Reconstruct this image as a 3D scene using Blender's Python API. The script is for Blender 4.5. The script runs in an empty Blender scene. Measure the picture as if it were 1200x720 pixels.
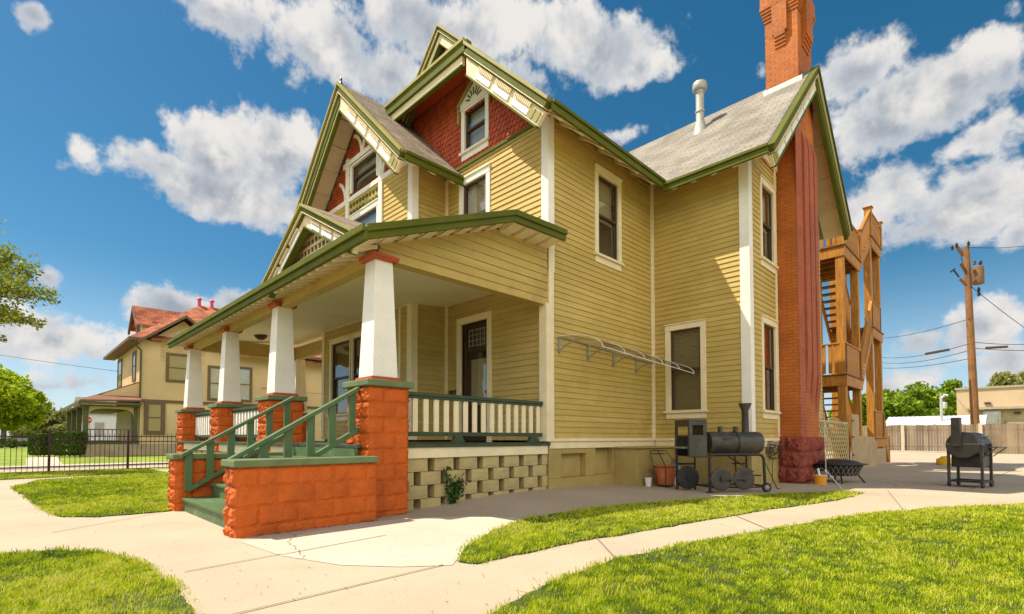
import bpy, math, random
import numpy as np
from mathutils import Vector, Matrix
random.seed(4); rng = np.random.default_rng(7)
SC = bpy.context.scene; COL = SC.collection
R = math.radians

# ------------------------------------------------------------------ camera
F_PX, HOR_Y, VAN = 591.0, 513.0, 18000.0
PITCH = math.atan(F_PX/VAN); PY0 = HOR_Y - F_PX*math.tan(PITCH)
EYE = Vector((0, 0, 1.0))
_f0 = Vector((math.sqrt(.5), math.sqrt(.5), 0)); _rt = Vector((math.sqrt(.5), -math.sqrt(.5), 0))
_fw = _f0*math.cos(PITCH) + Vector((0, 0, 1))*math.sin(PITCH)
_up = Vector((0, 0, 1))*math.cos(PITCH) - _f0*math.sin(PITCH)
cam = bpy.data.cameras.new('camera'); camo = bpy.data.objects.new('camera', cam); COL.objects.link(camo)
M = Matrix.Identity(4)
for i in range(3):
    M[i][0] = _rt[i]; M[i][1] = _up[i]; M[i][2] = -_fw[i]; M[i][3] = EYE[i]
camo.matrix_world = M
cam.sensor_width = 36; cam.lens = F_PX/1200*36
cam.shift_y = (PY0-360)/1200; cam.clip_start = .05; cam.clip_end = 3000
SC.camera = camo
def ray(x, y): return _fw + _rt*((x-600)/F_PX) + _up*((PY0-y)/F_PX)
def gp(x, y, z=0.0):
    v = ray(x, y); t = (z-EYE.z)/v.z; return EYE + v*t
def at(x, y, d):                      # point at forward distance d
    return EYE + ray(x, y)*d

# ------------------------------------------------------------------ sun and sky
SUNV = Vector((-.40, .45, 1.0)).normalized()
SUN_EL = math.asin(SUNV.z); SUN_ROT = math.atan2(SUNV.x, SUNV.y)
sl = bpy.data.lights.new('sun', 'SUN'); sl.energy = 4.4; sl.angle = R(.5); sl.color = (1.0, .91, .74)
so = bpy.data.objects.new('sun', sl); COL.objects.link(so); so.location = (-20, 20, 40)
so.rotation_euler = (-SUNV).to_track_quat('-Z', 'Y').to_euler()
SC.view_settings.view_transform = 'Standard'; SC.view_settings.look = 'None'
SC.view_settings.gamma = 1; SC.view_settings.use_curve_mapping = False
SC.view_settings.exposure = 0.77
W = bpy.data.worlds.new('World'); SC.world = W; W.use_nodes = True
W.cycles.sampling_method = 'MANUAL'; W.cycles.sample_map_resolution = 512

class NT:
    def __init__(s, nt): s.nt = nt
    def n(s, t, **k):
        o = s.nt.nodes.new(t)
        for a, b in k.items(): setattr(o, a, b)
        return o
    def put(s, sock, v):
        if isinstance(v, (int, float)): sock.default_value = v
        elif isinstance(v, (tuple, list)):
            if sock.type == 'RGBA' and len(v) == 3: v = (*v, 1)
            sock.default_value = v
        else: s.nt.links.new(v, sock)
    def m(s, op, a, b=None, c=None, clamp=False):
        o = s.n('ShaderNodeMath', operation=op, use_clamp=clamp); s.put(o.inputs[0], a)
        if b is not None: s.put(o.inputs[1], b)
        if c is not None: s.put(o.inputs[2], c)
        return o.outputs[0]
    def v(s, op, a, b=None):
        o = s.n('ShaderNodeVectorMath', operation=op); s.put(o.inputs[0], a)
        if b is not None: s.put(o.inputs[1], b)
        return o.outputs['Value'] if op in ('LENGTH', 'DISTANCE', 'DOT_PRODUCT') else o.outputs[0]
    def noise(s, vec, scale, detail=4, rough=.55, dist=0, dim='3D'):
        o = s.n('ShaderNodeTexNoise', noise_dimensions=dim); s.put(o.inputs['Vector'], vec)
        o.inputs['Scale'].default_value = scale; o.inputs['Detail'].default_value = detail
        o.inputs['Roughness'].default_value = rough; o.inputs['Distortion'].default_value = dist
        return o.outputs['Fac']
    def ramp(s, f, lo, hi, a=0.0, b=1.0, smooth=True):
        o = s.n('ShaderNodeMapRange'); o.interpolation_type = 'SMOOTHSTEP' if smooth else 'LINEAR'
        s.put(o.inputs[0], f); s.put(o.inputs[1], lo); s.put(o.inputs[2], hi); s.put(o.inputs[3], a); s.put(o.inputs[4], b)
        return o.outputs[0]
    def mix(s, f, a, b, mode='MIX'):
        o = s.n('ShaderNodeMix', data_type='RGBA', blend_type=mode); s.put(o.inputs[0], f); s.put(o.inputs[6], a); s.put(o.inputs[7], b)
        return o.outputs[2]

def build_world():
    T = NT(W.node_tree); nt = W.node_tree; nt.nodes.clear()
    out = T.n('ShaderNodeOutputWorld')
    sky = T.n('ShaderNodeTexSky'); sky.sky_type = 'NISHITA'; sky.sun_disc = False
    sky.sun_elevation = SUN_EL; sky.sun_rotation = SUN_ROT; sky.altitude = 300; sky.air_density = 1.0; sky.dust_density = .6; sky.ozone_density = 2.5
    hs = T.n('ShaderNodeHueSaturation'); hs.inputs['Saturation'].default_value = 1.35; hs.inputs['Value'].default_value = .62; hs.inputs['Hue'].default_value = .484
    nt.links.new(sky.outputs[0], hs.inputs['Color'])
    geo = T.n('ShaderNodeTexCoord'); d = geo.outputs['Generated']
    sep = T.n('ShaderNodeSeparateXYZ'); nt.links.new(d, sep.inputs[0])
    az = T.m('ARCTAN2', sep.outputs[1], sep.outputs[0]); el = T.m('ARCSINE', sep.outputs[2])
    def uv(daz, de):
        c = T.n('ShaderNodeCombineXYZ'); T.put(c.inputs[0], T.m('ADD', az, daz)); T.put(c.inputs[1], T.m('ADD', el, de)); return c.outputs[0]
    # clouds: (pixel centre, pixel half sizes, weight) turned into sky directions
    blobs = []
    def ae(x, y):
        v = ray(x, y).normalized(); return math.atan2(v.y, v.x), math.asin(v.z)
    for (x, y, rx, ry, w) in CLOUDS:
        a, e = ae(x, y); a2, e2 = ae(x+rx, y); a3, e3 = ae(x-rx, y); a4, e4 = ae(x, y-ry); a5, e5 = ae(x, min(y+ry, 505))
        blobs.append((a, e, max(.02, abs(a2-a3)/2), max(.015, abs(e4-e5)/2), w))
    for a, e, ra, re, w in ((2.8, .45, .5, .3, 1.1), (3.9, .5, .8, .5, 1.4), (-1.6, .5, .6, .45, 1.3), (-.8, .4, .3, .3, 1.1)):  # unseen clouds behind the camera, added to light walls and ground
        blobs.append((a if a < math.pi else a-2*math.pi, e, ra, re, w))
    def density(daz, de):
        q = uv(daz, de)
        wob = T.n('ShaderNodeTexNoise'); T.put(wob.inputs['Vector'], q); wob.inputs['Scale'].default_value = 5; wob.inputs['Detail'].default_value = 2
        qw = T.v('ADD', q, T.v('MULTIPLY', T.v('SUBTRACT', wob.outputs['Color'], (.5, .5, .5)), (.09, .09, 0)))
        acc = None; num = None; den = None
        for a, e, ra, re, w in blobs:
            sv = T.v('MULTIPLY', T.v('SUBTRACT', qw, (a, e, 0)), (1/ra, 1/re, 0)); l = T.v('LENGTH', sv)
            f = T.m('MULTIPLY', T.m('SUBTRACT', 1.0, l), w)
            hy = T.v('DOT_PRODUCT', sv, (0, 1, 0)); fp = T.m('MAXIMUM', T.m('ADD', f, .35), 0.0)
            num = T.m('MULTIPLY', fp, hy) if num is None else T.m('MULTIPLY_ADD', fp, hy, num); den = fp if den is None else T.m('ADD', den, fp)
            acc = f if acc is None else T.m('SMOOTH_MAX', acc, f, .15)
        acc = T.m('MAXIMUM', acc, -1.0)
        nz = T.noise(q, 9, 7, .60, .2); nz2 = T.noise(q, 40, 3, .6)
        nn = T.m('ADD', T.m('MULTIPLY', T.m('SUBTRACT', nz, .5), 2.0), T.m('MULTIPLY', T.m('SUBTRACT', nz2, .5), .8))
        acc = T.m('SUBTRACT', acc, .05)
        return T.m('ADD', acc, nn), T.m('DIVIDE', num, T.m('MAXIMUM', den, .05))
    d0, hgt = density(0, 0); q0, q1 = uv(0, 0), uv(.018, -.05)
    alpha = T.ramp(d0, .04, .50)
    # sunlit tops, grey bellies: compare the billows here with those a little higher up, towards the sun
    rel = T.m('SUBTRACT', T.noise(q0, 9, 5, .58, .2), T.noise(q1, 9, 5, .58, .2))
    thick = T.ramp(d0, .15, 1.25)
    lit = T.ramp(T.m('ADD', T.m('SUBTRACT', rel, T.m('MULTIPLY', thick, .05)), T.m('MULTIPLY', hgt, .20)), -.17, .17)
    belly = T.mix(T.m('MULTIPLY', thick, .85), (.70, .74, .80), (.36, .41, .49))
    ccol = T.mix(lit, belly, (1.0, .97, .93))
    low = T.ramp(el, .02, .30, .80, 0.0)
    base = T.mix(T.m('MULTIPLY', low, .55), hs.outputs[0], T.v('MULTIPLY', (4.6, 5.6, 6.8), (1, 1, 1)))
    back = T.ramp(T.v('DOT_PRODUCT', d, (-.70, -.71, .1)), -.35, .35, 1.0, 3.6)      # unseen clouds behind the camera, brightened as added fill for shaded sides
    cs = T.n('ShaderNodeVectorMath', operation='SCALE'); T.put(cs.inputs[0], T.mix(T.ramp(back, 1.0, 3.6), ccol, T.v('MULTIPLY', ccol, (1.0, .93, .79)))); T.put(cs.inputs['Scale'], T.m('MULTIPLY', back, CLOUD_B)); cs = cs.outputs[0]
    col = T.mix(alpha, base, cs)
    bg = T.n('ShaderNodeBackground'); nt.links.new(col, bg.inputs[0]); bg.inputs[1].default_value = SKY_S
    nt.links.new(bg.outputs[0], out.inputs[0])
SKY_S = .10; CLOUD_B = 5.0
CLOUDS = [(245, 172, 95, 62, 1.35), (325, 170, 75, 62, 1.25), (190, 195, 65, 48, 1.1), (280, 225, 115, 48, 1.25), (240, 215, 90, 45, 1.2), (100, 186, 40, 24, .62), (80, 200, 22, 18, .5),
 (255, 25, 110, 40, 1.0), (380, 55, 110, 60, 1.2), (520, 35, 150, 65, 1.3), (680, 50, 140, 58, 1.2), (460, 95, 60, 40, .9), (600, 90, 90, 40, .8), (760, 75, 55, 30, .9),
 (58, 22, 30, 30, .9), (70, 320, 28, 20, .85), (210, 355, 75, 32, 1.15), (270, 350, 50, 25, .9), (60, 395, 120, 42, 1.05), (150, 415, 90, 25, .9), (60, 450, 140, 25, .7), (30, 365, 60, 20, .7),
 (1010, 75, 75, 55, 1.2), (1120, 100, 90, 66, 1.45), (1060, 110, 70, 60, 1.35), (1180, 90, 40, 60, 1.1), (1040, 140, 110, 55, 1.1), (1150, 165, 80, 30, .9), (1060, 215, 70, 45, .9), (1130, 240, 120, 60, 1.2), (1020, 250, 50, 50, .9), (1190, 270, 50, 40, .9),
 (1150, 385, 70, 40, 1.1), (1075, 400, 55, 28, .85), (1190, 420, 60, 40, 1.0), (1060, 440, 80, 25, .7), (730, 165, 60, 18, .6), (885, 80, 12, 14, .8), (560, 150, 60, 30, .5), (1195, 0, 15, 25, .5)]
build_world()

# ------------------------------------------------------------------ materials
def lin(r, g, b): return tuple(((c/255)/12.92 if c/255 <= .04045 else ((c/255+.055)/1.055)**2.4) for c in (r, g, b))
MATS = {}
def mat(name, col, rough=.6, var=.14, vs=2.5, bump=0.0, bs=40, spec=.3, metal=0.0, extra=None, dirt=None):
    m = bpy.data.materials.new(name); m.use_nodes = True; T = NT(m.node_tree); b = m.node_tree.nodes['Principled BSDF']
    tc = T.n('ShaderNodeTexCoord').outputs['Object']
    n1 = T.noise(tc, vs, 6, .62)
    c1 = tuple(min(1, x*(1-var)) for x in col); c2 = tuple(min(1, x*(1+var)) for x in col)
    c = T.mix(T.ramp(n1, .28, .72), c1, c2)
    fine = T.noise(tc, 55, 4, .6); c = T.mix(T.ramp(fine, .35, .75, 0, .30), c, tuple(x*.72 for x in col))
    if dirt: c = T.mix(T.ramp(T.noise(tc, dirt[1], 7, .65), .55, .8, 0, dirt[2]), c, dirt[0])
    h = None
    if extra: c, h = extra(T, c)
    T.put(b.inputs['Base Color'], c); b.inputs['Metallic'].default_value = metal
    T.put(b.inputs['Roughness'], T.ramp(T.noise(tc, 9, 4), .3, .7, max(.05, rough-.1), min(1, rough+.1)))
    b.inputs['Specular IOR Level'].default_value = spec
    if bump or h is not None:
        bp = T.n('ShaderNodeBump'); bp.inputs['Distance'].default_value = .01; bp.inputs['Strength'].default_value = 1
        hh = T.m('MULTIPLY', T.noise(tc, bs, 6, .6), bump) if bump else None
        if h is not None: hh = h if hh is None else T.m('ADD', hh, h)
        T.put(bp.inputs['Height'], hh); m.node_tree.links.new(bp.outputs[0], b.inputs['Normal'])
    MATS[name] = m; return m
def uvof(T):
    return T.n('ShaderNodeUVMap').outputs[0]
def shingle_x(w=.32, hgt=.14, cols=((.5, .5, .5), (1.2, 1.2, 1.2))):
    def f(T, c):
        u = uvof(T); br = T.n('ShaderNodeTexBrick'); T.put(br.inputs['Vector'], u)
        br.inputs['Scale'].default_value = 1; br.inputs['Brick Width'].default_value = w; br.inputs['Row Height'].default_value = hgt
        br.inputs['Mortar Size'].default_value = .006; br.inputs['Mortar Smooth'].default_value = .3; br.inputs['Bias'].default_value = 0
        br.inputs['Color1'].default_value = (*cols[0], 1); br.inputs['Color2'].default_value = (*cols[1], 1); br.inputs['Mortar'].default_value = (.28, .28, .28, 1)
        s = T.n('ShaderNodeSeparateXYZ'); T.put(s.inputs[0], u)
        fr = T.m('FRACT', T.m('DIVIDE', s.outputs[1], hgt))
        c2 = T.mix(1.0, c, br.outputs['Color'], 'MULTIPLY')
        return c2, T.m('ADD', T.m('MULTIPLY', T.m('SUBTRACT', 1.0, fr), 1.1), T.m('MULTIPLY', br.outputs['Fac'], -.6))
    return f
def brick_x(w=.21, hgt=.072, mortar=(.82, .80, .78), ms=.005, c1=(.92, .92, .92), c2=(1.07, 1.06, 1.05)):
    def f(T, c):
        u = uvof(T); br = T.n('ShaderNodeTexBrick'); T.put(br.inputs['Vector'], u)
        br.inputs['Scale'].default_value = 1; br.inputs['Brick Width'].default_value = w; br.inputs['Row Height'].default_value = hgt
        br.inputs['Mortar Size'].default_value = ms; br.inputs['Mortar Smooth'].default_value = .4; br.inputs['Bias'].default_value = 0
        br.inputs['Color1'].default_value = (*c1, 1); br.inputs['Color2'].default_value = (*c2, 1); br.inputs['Mortar'].default_value = (*mortar, 1)
        return T.mix(1.0, c, br.outputs['Color'], 'MULTIPLY'), T.m('MULTIPLY', br.outputs['Fac'], -.9)
    return f
def plank_x(w=.14, amt=.35, along=0):
    def f(T, c):
        u = uvof(T); s = T.n('ShaderNodeSeparateXYZ'); T.put(s.inputs[0], u)
        q = T.m('DIVIDE', s.outputs[along], w); fr = T.m('FRACT', q); idx = T.m('FLOOR', q)
        wn = T.n('ShaderNodeTexWhiteNoise', noise_dimensions='1D'); T.put(wn.inputs['W'], idx)
        gap = T.m('MAXIMUM', T.ramp(fr, .0, .06, 1, 0), T.ramp(fr, .94, 1.0, 0, 1))
        c = T.mix(T.m('MULTIPLY', wn.outputs['Value'], amt), c, (.02, .015, .01))
        return T.mix(T.m('MULTIPLY', gap, .8), c, (.01, .008, .006)), T.m('MULTIPLY', gap, -.8)
    return f
def concrete_x(T, c):
    tc = T.n('ShaderNodeTexCoord').outputs['Object']
    nz = T.n('ShaderNodeTexNoise'); T.put(nz.inputs['Vector'], tc); nz.inputs['Scale'].default_value = 2.2; nz.inputs['Detail'].default_value = 5
    wv = T.v('ADD', tc, T.v('MULTIPLY', T.v('SUBTRACT', nz.outputs['Color'], (.5, .5, .5)), (.5, .5, 0)))
    vo = T.n('ShaderNodeTexVoronoi', feature='DISTANCE_TO_EDGE'); T.put(vo.inputs['Vector'], wv); vo.inputs['Scale'].default_value = .42
    cr = T.m('MULTIPLY', T.ramp(vo.outputs['Distance'], .0, .0045, 1, 0), T.ramp(T.noise(tc, .7, 3), .50, .60))
    c = T.mix(T.m('MULTIPLY', cr, .6), c, (.16, .10, .06))
    st = T.ramp(T.noise(tc, 5.5, 8, .7), .60, .74); c = T.mix(T.m('MULTIPLY', st, .30), c, (.22, .15, .09))
    big = T.ramp(T.noise(tc, .35, 5, .6), .35, .7); c = T.mix(T.m('MULTIPLY', big, .28), c, (.38, .27, .16))
    sp = T.ramp(T.noise(tc, 130, 2, .6), .62, .72); c = T.mix(T.m('MULTIPLY', sp, .35), c, (.20, .14, .09))
    return c, T.m('MULTIPLY', cr, -.8)
def boards_x(T, c):
    c, h = streak_x(T, c)
    tc = T.n('ShaderNodeTexCoord').outputs['Object']; s = T.n('ShaderNodeSeparateXYZ'); T.put(s.inputs[0], tc)
    row = T.m('FLOOR', T.m('DIVIDE', T.m('ADD', s.outputs[2], .0005), .108)); wn = T.n('ShaderNodeTexWhiteNoise', noise_dimensions='1D'); T.put(wn.inputs['W'], row)
    q = T.m('ADD', T.m('DIVIDE', T.m('ADD', s.outputs[0], s.outputs[1]), 2.6), T.m('MULTIPLY', wn.outputs['Value'], 7)); cell = T.m('FLOOR', q)
    w2 = T.n('ShaderNodeTexWhiteNoise', noise_dimensions='2D'); cb = T.n('ShaderNodeCombineXYZ'); T.put(cb.inputs[0], row); T.put(cb.inputs[1], cell); T.put(w2.inputs['Vector'], cb.outputs[0])
    c = T.mix(T.m('MULTIPLY', w2.outputs['Value'], .26), c, (.33, .215, .05))
    fr = T.m('FRACT', q); j = T.m('MAXIMUM', T.ramp(fr, 0, .0016, 1, 0), T.ramp(fr, .9984, 1, 0, 1)); c = T.mix(T.m('MULTIPLY', j, .7), c, (.12, .07, .02))
    # damp, dirty patches low on the walls and peeling specks
    pl = T.ramp(T.noise(tc, 14, 6, .7), .66, .74); c = T.mix(T.m('MULTIPLY', pl, .35), c, (.62, .54, .36))
    dk = T.m('MULTIPLY', T.ramp(T.noise(tc, 1.1, 6, .65), .50, .68), T.ramp(s.outputs[2], .2, 2.2, 1, 0)); c = T.mix(T.m('MULTIPLY', dk, .40), c, (.26, .18, .05))
    return c, h
def grain_x(T, c):
    tc = T.n('ShaderNodeTexCoord').outputs['Object']
    n = T.noise(T.v('MULTIPLY', tc, (18, 18, 1.2)), 1.5, 6, .65)
    return T.mix(T.ramp(n, .4, .7, 0, .55), c, (.10, .035, .008)), T.m('MULTIPLY', n, .25)
def streak_x(T, c):
    # weathered paint: horizontal grain and a few paler, chalky boards
    tc = T.n('ShaderNodeTexCoord').outputs['Object']
    n = T.noise(T.v('MULTIPLY', tc, (1.2, 1.2, 24)), 1.3, 6, .65); n2 = T.noise(T.v('MULTIPLY', tc, (.35, .35, 9.3)), 1.0, 2)
    c = T.mix(T.ramp(n, .45, .75, 0, .35), c, (.30, .18, .035)); c = T.mix(T.ramp(n2, .45, .7, 0, .30), c, (.66, .48, .20))
    return c, T.m('MULTIPLY', n, .15)

mat('siding', (.55, .395, .112), .55, .12, .8, extra=boards_x)
mat('olive_siding', (.53, .39, .13), .6, .12, .8, extra=boards_x)
mat('cream', (.80, .67, .44), .5, .08, 3, .12, 30)
mat('white', (.84, .79, .71), .5, .06, 3, .1, 30)
mat('panel_white', (.78, .82, .86), .45, .05, 3)
mat('fascia_green', (.105, .115, .014), .6, .14, 2, .1, 20, spec=.12)
mat('olive_trim', (.34, .29, .085), .5, .1, 2)
mat('dark_green', (.045, .065, .035), .5, .2, 3)
mat('stair_green', (.085, .14, .058), .5, .18, 3, .2, 30, dirt=((.28, .27, .17), 6, .5))
mat('cap_green', (.135, .175, .075), .55, .16, 4, .35, 25, dirt=((.30, .28, .18), 7, .4))
mat('block_orange', (.52, .10, .008), .62, .22, 3.0, 1.2, 45, dirt=((.36, .055, .02), 3, .6))
mat('plate_red', (.42, .075, .022), .5, .1, 3)
mat('shingle_red', (.45, .082, .028), .6, .28, 5, .2, 40)
mat('shingle_gap', (.10, .018, .010), .8, .1)
mat('roof_tan', (.285, .255, .215), .85, .22, 1.5, .6, 120, spec=.15, extra=shingle_x(.30, .115, ((.84, .84, .84), (1.1, 1.1, 1.1))))
mat('roof_grey', (.26, .205, .15), .85, .3, 2.5, .6, 120, spec=.15, extra=shingle_x(.30, .115, ((.75, .75, .75), (1.12, 1.12, 1.12))))
mat('chimney_brick', (.47, .13, .022), .7, .2, 1.2, .3, 60, extra=brick_x(), dirt=((.42, .10, .05), 1.6, .5))
mat('chimney_red', (.40, .10, .042), .7, .16, 1.5, .3, 60, extra=brick_x())
mat('stone_red', (.25, .055, .038), .8, .35, 7, 1.6, 35, dirt=((.12, .03, .025), 5, .6))
mat('flash_metal', (.55, .55, .52), .45, .1, 3, metal=.4)
mat('vent_metal', (.42, .42, .38), .62, .15, 3, metal=.3)
mat('foundation', (.40, .29, .10), .75, .14, 1.6, .4, 40, dirt=((.20, .15, .07), 1.5, .5))
mat('pier_block', (.46, .355, .165), .8, .16, 3, .7, 45, dirt=((.24, .18, .09), 3, .45))
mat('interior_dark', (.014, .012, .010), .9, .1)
mat('sash_brown', (.075, .045, .025), .5, .1)
mat('door_brown', (.050, .022, .012), .4, .2, 4)
mat('blind', (.46, .40, .24), .8, .06, 2)
mat('blind_dark', (.16, .125, .06), .8, .1, 2)
mat('dark_inside', (.035, .030, .022), .6, .2)
mat('curtain', (.62, .62, .58), .8, .1, 6)
mat('ceiling_paint', (.90, .81, .56), .6, .06, 1.2, .1, 20)
mat('concrete', (.45, .365, .275), .85, .12, .7, .5, 60, spec=.2, extra=concrete_x, dirt=((.33, .225, .13), .8, .6))
mat('concrete_pale', (.52, .45, .365), .85, .09, .8, .5, 60, spec=.2, extra=concrete_x, dirt=((.40, .29, .18), 1.0, .5))
mat('joint', (.20, .16, .115), .95, .2)
mat('soil', (.055, .075, .012), .95, .4, 6, .6, 30)
mat('far_grass', (.20, .26, .022), .95, .35, .5, .5, 8)
mat('asphalt', (.16, .13, .10), .9, .2, 1)
mat('stair_wood', (.47, .20, .028), .55, .18, 2, .0, extra=grain_x)
mat('stair_wood_dark', (.25, .105, .016), .6, .2, 2, extra=grain_x)
mat('plywood', (.42, .31, .17), .8, .15, 2, .3, 30)
mat('lattice_wood', (.50, .39, .17), .7, .12)
mat('black_iron', (.022, .020, .019), .45, .3, 6, .15, 60, spec=.4)
mat('smoker_steel', (.052, .044, .037), .48, .4, 4, .3, 70, spec=.5, dirt=((.17, .10, .055), 4, .6))
mat('wheel_steel', (.062, .052, .043), .5, .35, 5, .2, 60, dirt=((.16, .10, .06), 6, .6))
mat('fence_iron', (.055, .022, .022), .6, .2)
mat('terracotta', (.52, .15, .05), .75, .15, 6, .2, 40)
mat('galvanised', (.38, .36, .33), .45, .2, 5, metal=.5)
mat('bucket_white', (.78, .76, .70), .4, .05)
mat('bucket_orange', (.80, .33, .02), .4, .08)
mat('blue_plastic', (.04, .22, .42), .4, .1)
mat('red_plastic', (.45, .05, .03), .4, .1)
mat('yellow_bag', (.80, .45, .02), .5, .2, 8)
mat('pole_wood', (.26, .125, .05), .85, .25, 2, .3, extra=grain_x)
mat('pole_grey', (.36, .30, .24), .8, .2)
mat('transformer', (.20, .10, .05), .6, .25, 5)
mat('wire', (.02, .02, .022), .6, .1)
mat('beige_wall', (.58, .42, .27), .8, .07, .6, .15, 20)
mat('beige_trim', (.42, .33, .24), .7, .1)
mat('white_metal', (.62, .64, .66), .5, .08, 3)
mat('plank_fence', (.30, .215, .14), .85, .2, 1.2, .2, extra=plank_x(.15, .5))
mat('fence_post_pale', (.55, .45, .32), .8, .1)
mat('nb_wall', (.60, .43, .235), .75, .10, .5, .15, 20)
mat('nb_lower', (.62, .46, .25), .75, .10, .5, .15, 20)
mat('nb_brick', (.60, .43, .22), .8, .15, 1, .2, extra=brick_x(.35, .16, (.8, .8, .8), .02))
mat('nb_trim', (.15, .095, .055), .6, .12)
mat('nb_green', (.085, .085, .035), .6, .12)
mat('nb_roof', (.42, .125, .06), .85, .16, 1.5, .3, 40, extra=shingle_x(.4, .2))
mat('nb_roof_dark', (.20, .09, .055), .85, .2, 1.5, .3, 40)
mat('nb_stone', (.40, .31, .19), .85, .2, 1.2, .5, 15)
mat('pink_paint', (.62, .06, .18), .5, .1)
mat('nb_white', (.70, .70, .70), .7, .05)
mat('car_paint', (.30, .30, .32), .35, .1)
mat('sign_red', (.50, .03, .03), .5, .05)
mat('bark', (.16, .11, .07), .9, .25, 6, .8, 20)
def leafmat(name, cols, tr=.35):
    m = bpy.data.materials.new(name); m.use_nodes = True; T = NT(m.node_tree); nt = m.node_tree
    b = nt.nodes['Principled BSDF']; out = nt.nodes['Material Output']
    at_ = T.n('ShaderNodeAttribute', attribute_name='tone').outputs['Fac']
    rp = T.n('ShaderNodeValToRGB'); T.put(rp.inputs[0], at_); cr = rp.color_ramp
    for i, c in enumerate(cols):
        p = i/(len(cols)-1)
        if i == 0: cr.elements[0].color = (*c, 1); cr.elements[0].position = 0
        elif i == len(cols)-1: cr.elements[-1].color = (*c, 1); cr.elements[-1].position = 1
        else: e = cr.elements.new(p); e.color = (*c, 1)
    nt.links.new(rp.outputs[0], b.inputs['Base Color']); b.inputs['Roughness'].default_value = .6; b.inputs['Specular IOR Level'].default_value = .12
    tl = T.n('ShaderNodeBsdfTranslucent'); nt.links.new(rp.outputs[0], tl.inputs[0])
    mx = T.n('ShaderNodeMixShader'); mx.inputs[0].default_value = tr
    nt.links.new(b.outputs[0], mx.inputs[1]); nt.links.new(tl.outputs[0], mx.inputs[2]); nt.links.new(mx.outputs[0], out.inputs[0])
    MATS[name] = m
leafmat('grass_blade', [(.080, .135, .006), (.27, .37, .010), (.52, .57, .02), (.62, .56, .16)], .42)
leafmat('leaf_olive', [(.09, .13, .010), (.20, .26, .018), (.36, .38, .04), (.44, .34, .16)], .35)
leafmat('leaf_bright', [(.14, .22, .008), (.34, .44, .014), (.56, .60, .03)], .5)
leafmat('leaf_green', [(.08, .14, .010), (.19, .29, .018), (.34, .42, .03)], .3)
leafmat('leaf_pale', [(.16, .18, .04), (.28, .28, .08), (.38, .34, .13)], .3)
leafmat('leaf_hedge', [(.025, .055, .008), (.06, .12, .012), (.16, .24, .02)], .25)
leafmat('leaf_vine', [(.015, .045, .012), (.04, .10, .02), (.09, .19, .03)], .3)
def glassmat():
    m = bpy.data.materials.new('glass'); m.use_nodes = True; T = NT(m.node_tree); nt = m.node_tree; nt.nodes.clear()
    out = T.n('ShaderNodeOutputMaterial'); tr = T.n('ShaderNodeBsdfTransparent'); tr.inputs[0].default_value = (.86, .86, .82, 1)
    gl = T.n('ShaderNodeBsdfGlossy'); gl.inputs['Roughness'].default_value = .03
    tc = T.n('ShaderNodeTexCoord').outputs['Object']
    bp = T.n('ShaderNodeBump'); bp.inputs['Strength'].default_value = .25; bp.inputs['Distance'].default_value = .02; T.put(bp.inputs['Height'], T.noise(tc, 2.2, 2))
    nt.links.new(bp.outputs[0], gl.inputs['Normal'])
    fr = T.n('ShaderNodeLayerWeight'); fr.inputs[0].default_value = .5
    mx = T.n('ShaderNodeMixShader'); T.put(mx.inputs[0], T.m('ADD', T.m('MULTIPLY', T.m('POWER', fr.outputs['Facing'], 3.5), .8), .15)); nt.links.new(tr.outputs[0], mx.inputs[1]); nt.links.new(gl.outputs[0], mx.inputs[2])
    nt.links.new(mx.outputs[0], out.inputs[0]); MATS['glass'] = m
    m = bpy.data.materials.new('polycarbonate'); m.use_nodes = True; T = NT(m.node_tree); nt = m.node_tree; nt.nodes.clear()
    out = T.n('ShaderNodeOutputMaterial'); tr = T.n('ShaderNodeBsdfTransparent'); tr.inputs[0].default_value = (.72, .70, .62, 1)
    gl = T.n('ShaderNodeBsdfGlossy'); gl.inputs['Roughness'].default_value = .12
    mx = T.n('ShaderNodeMixShader'); mx.inputs[0].default_value = .10; nt.links.new(tr.outputs[0], mx.inputs[1]); nt.links.new(gl.outputs[0], mx.inputs[2])
    nt.links.new(mx.outputs[0], out.inputs[0]); MATS['polycarbonate'] = m
glassmat()

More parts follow.
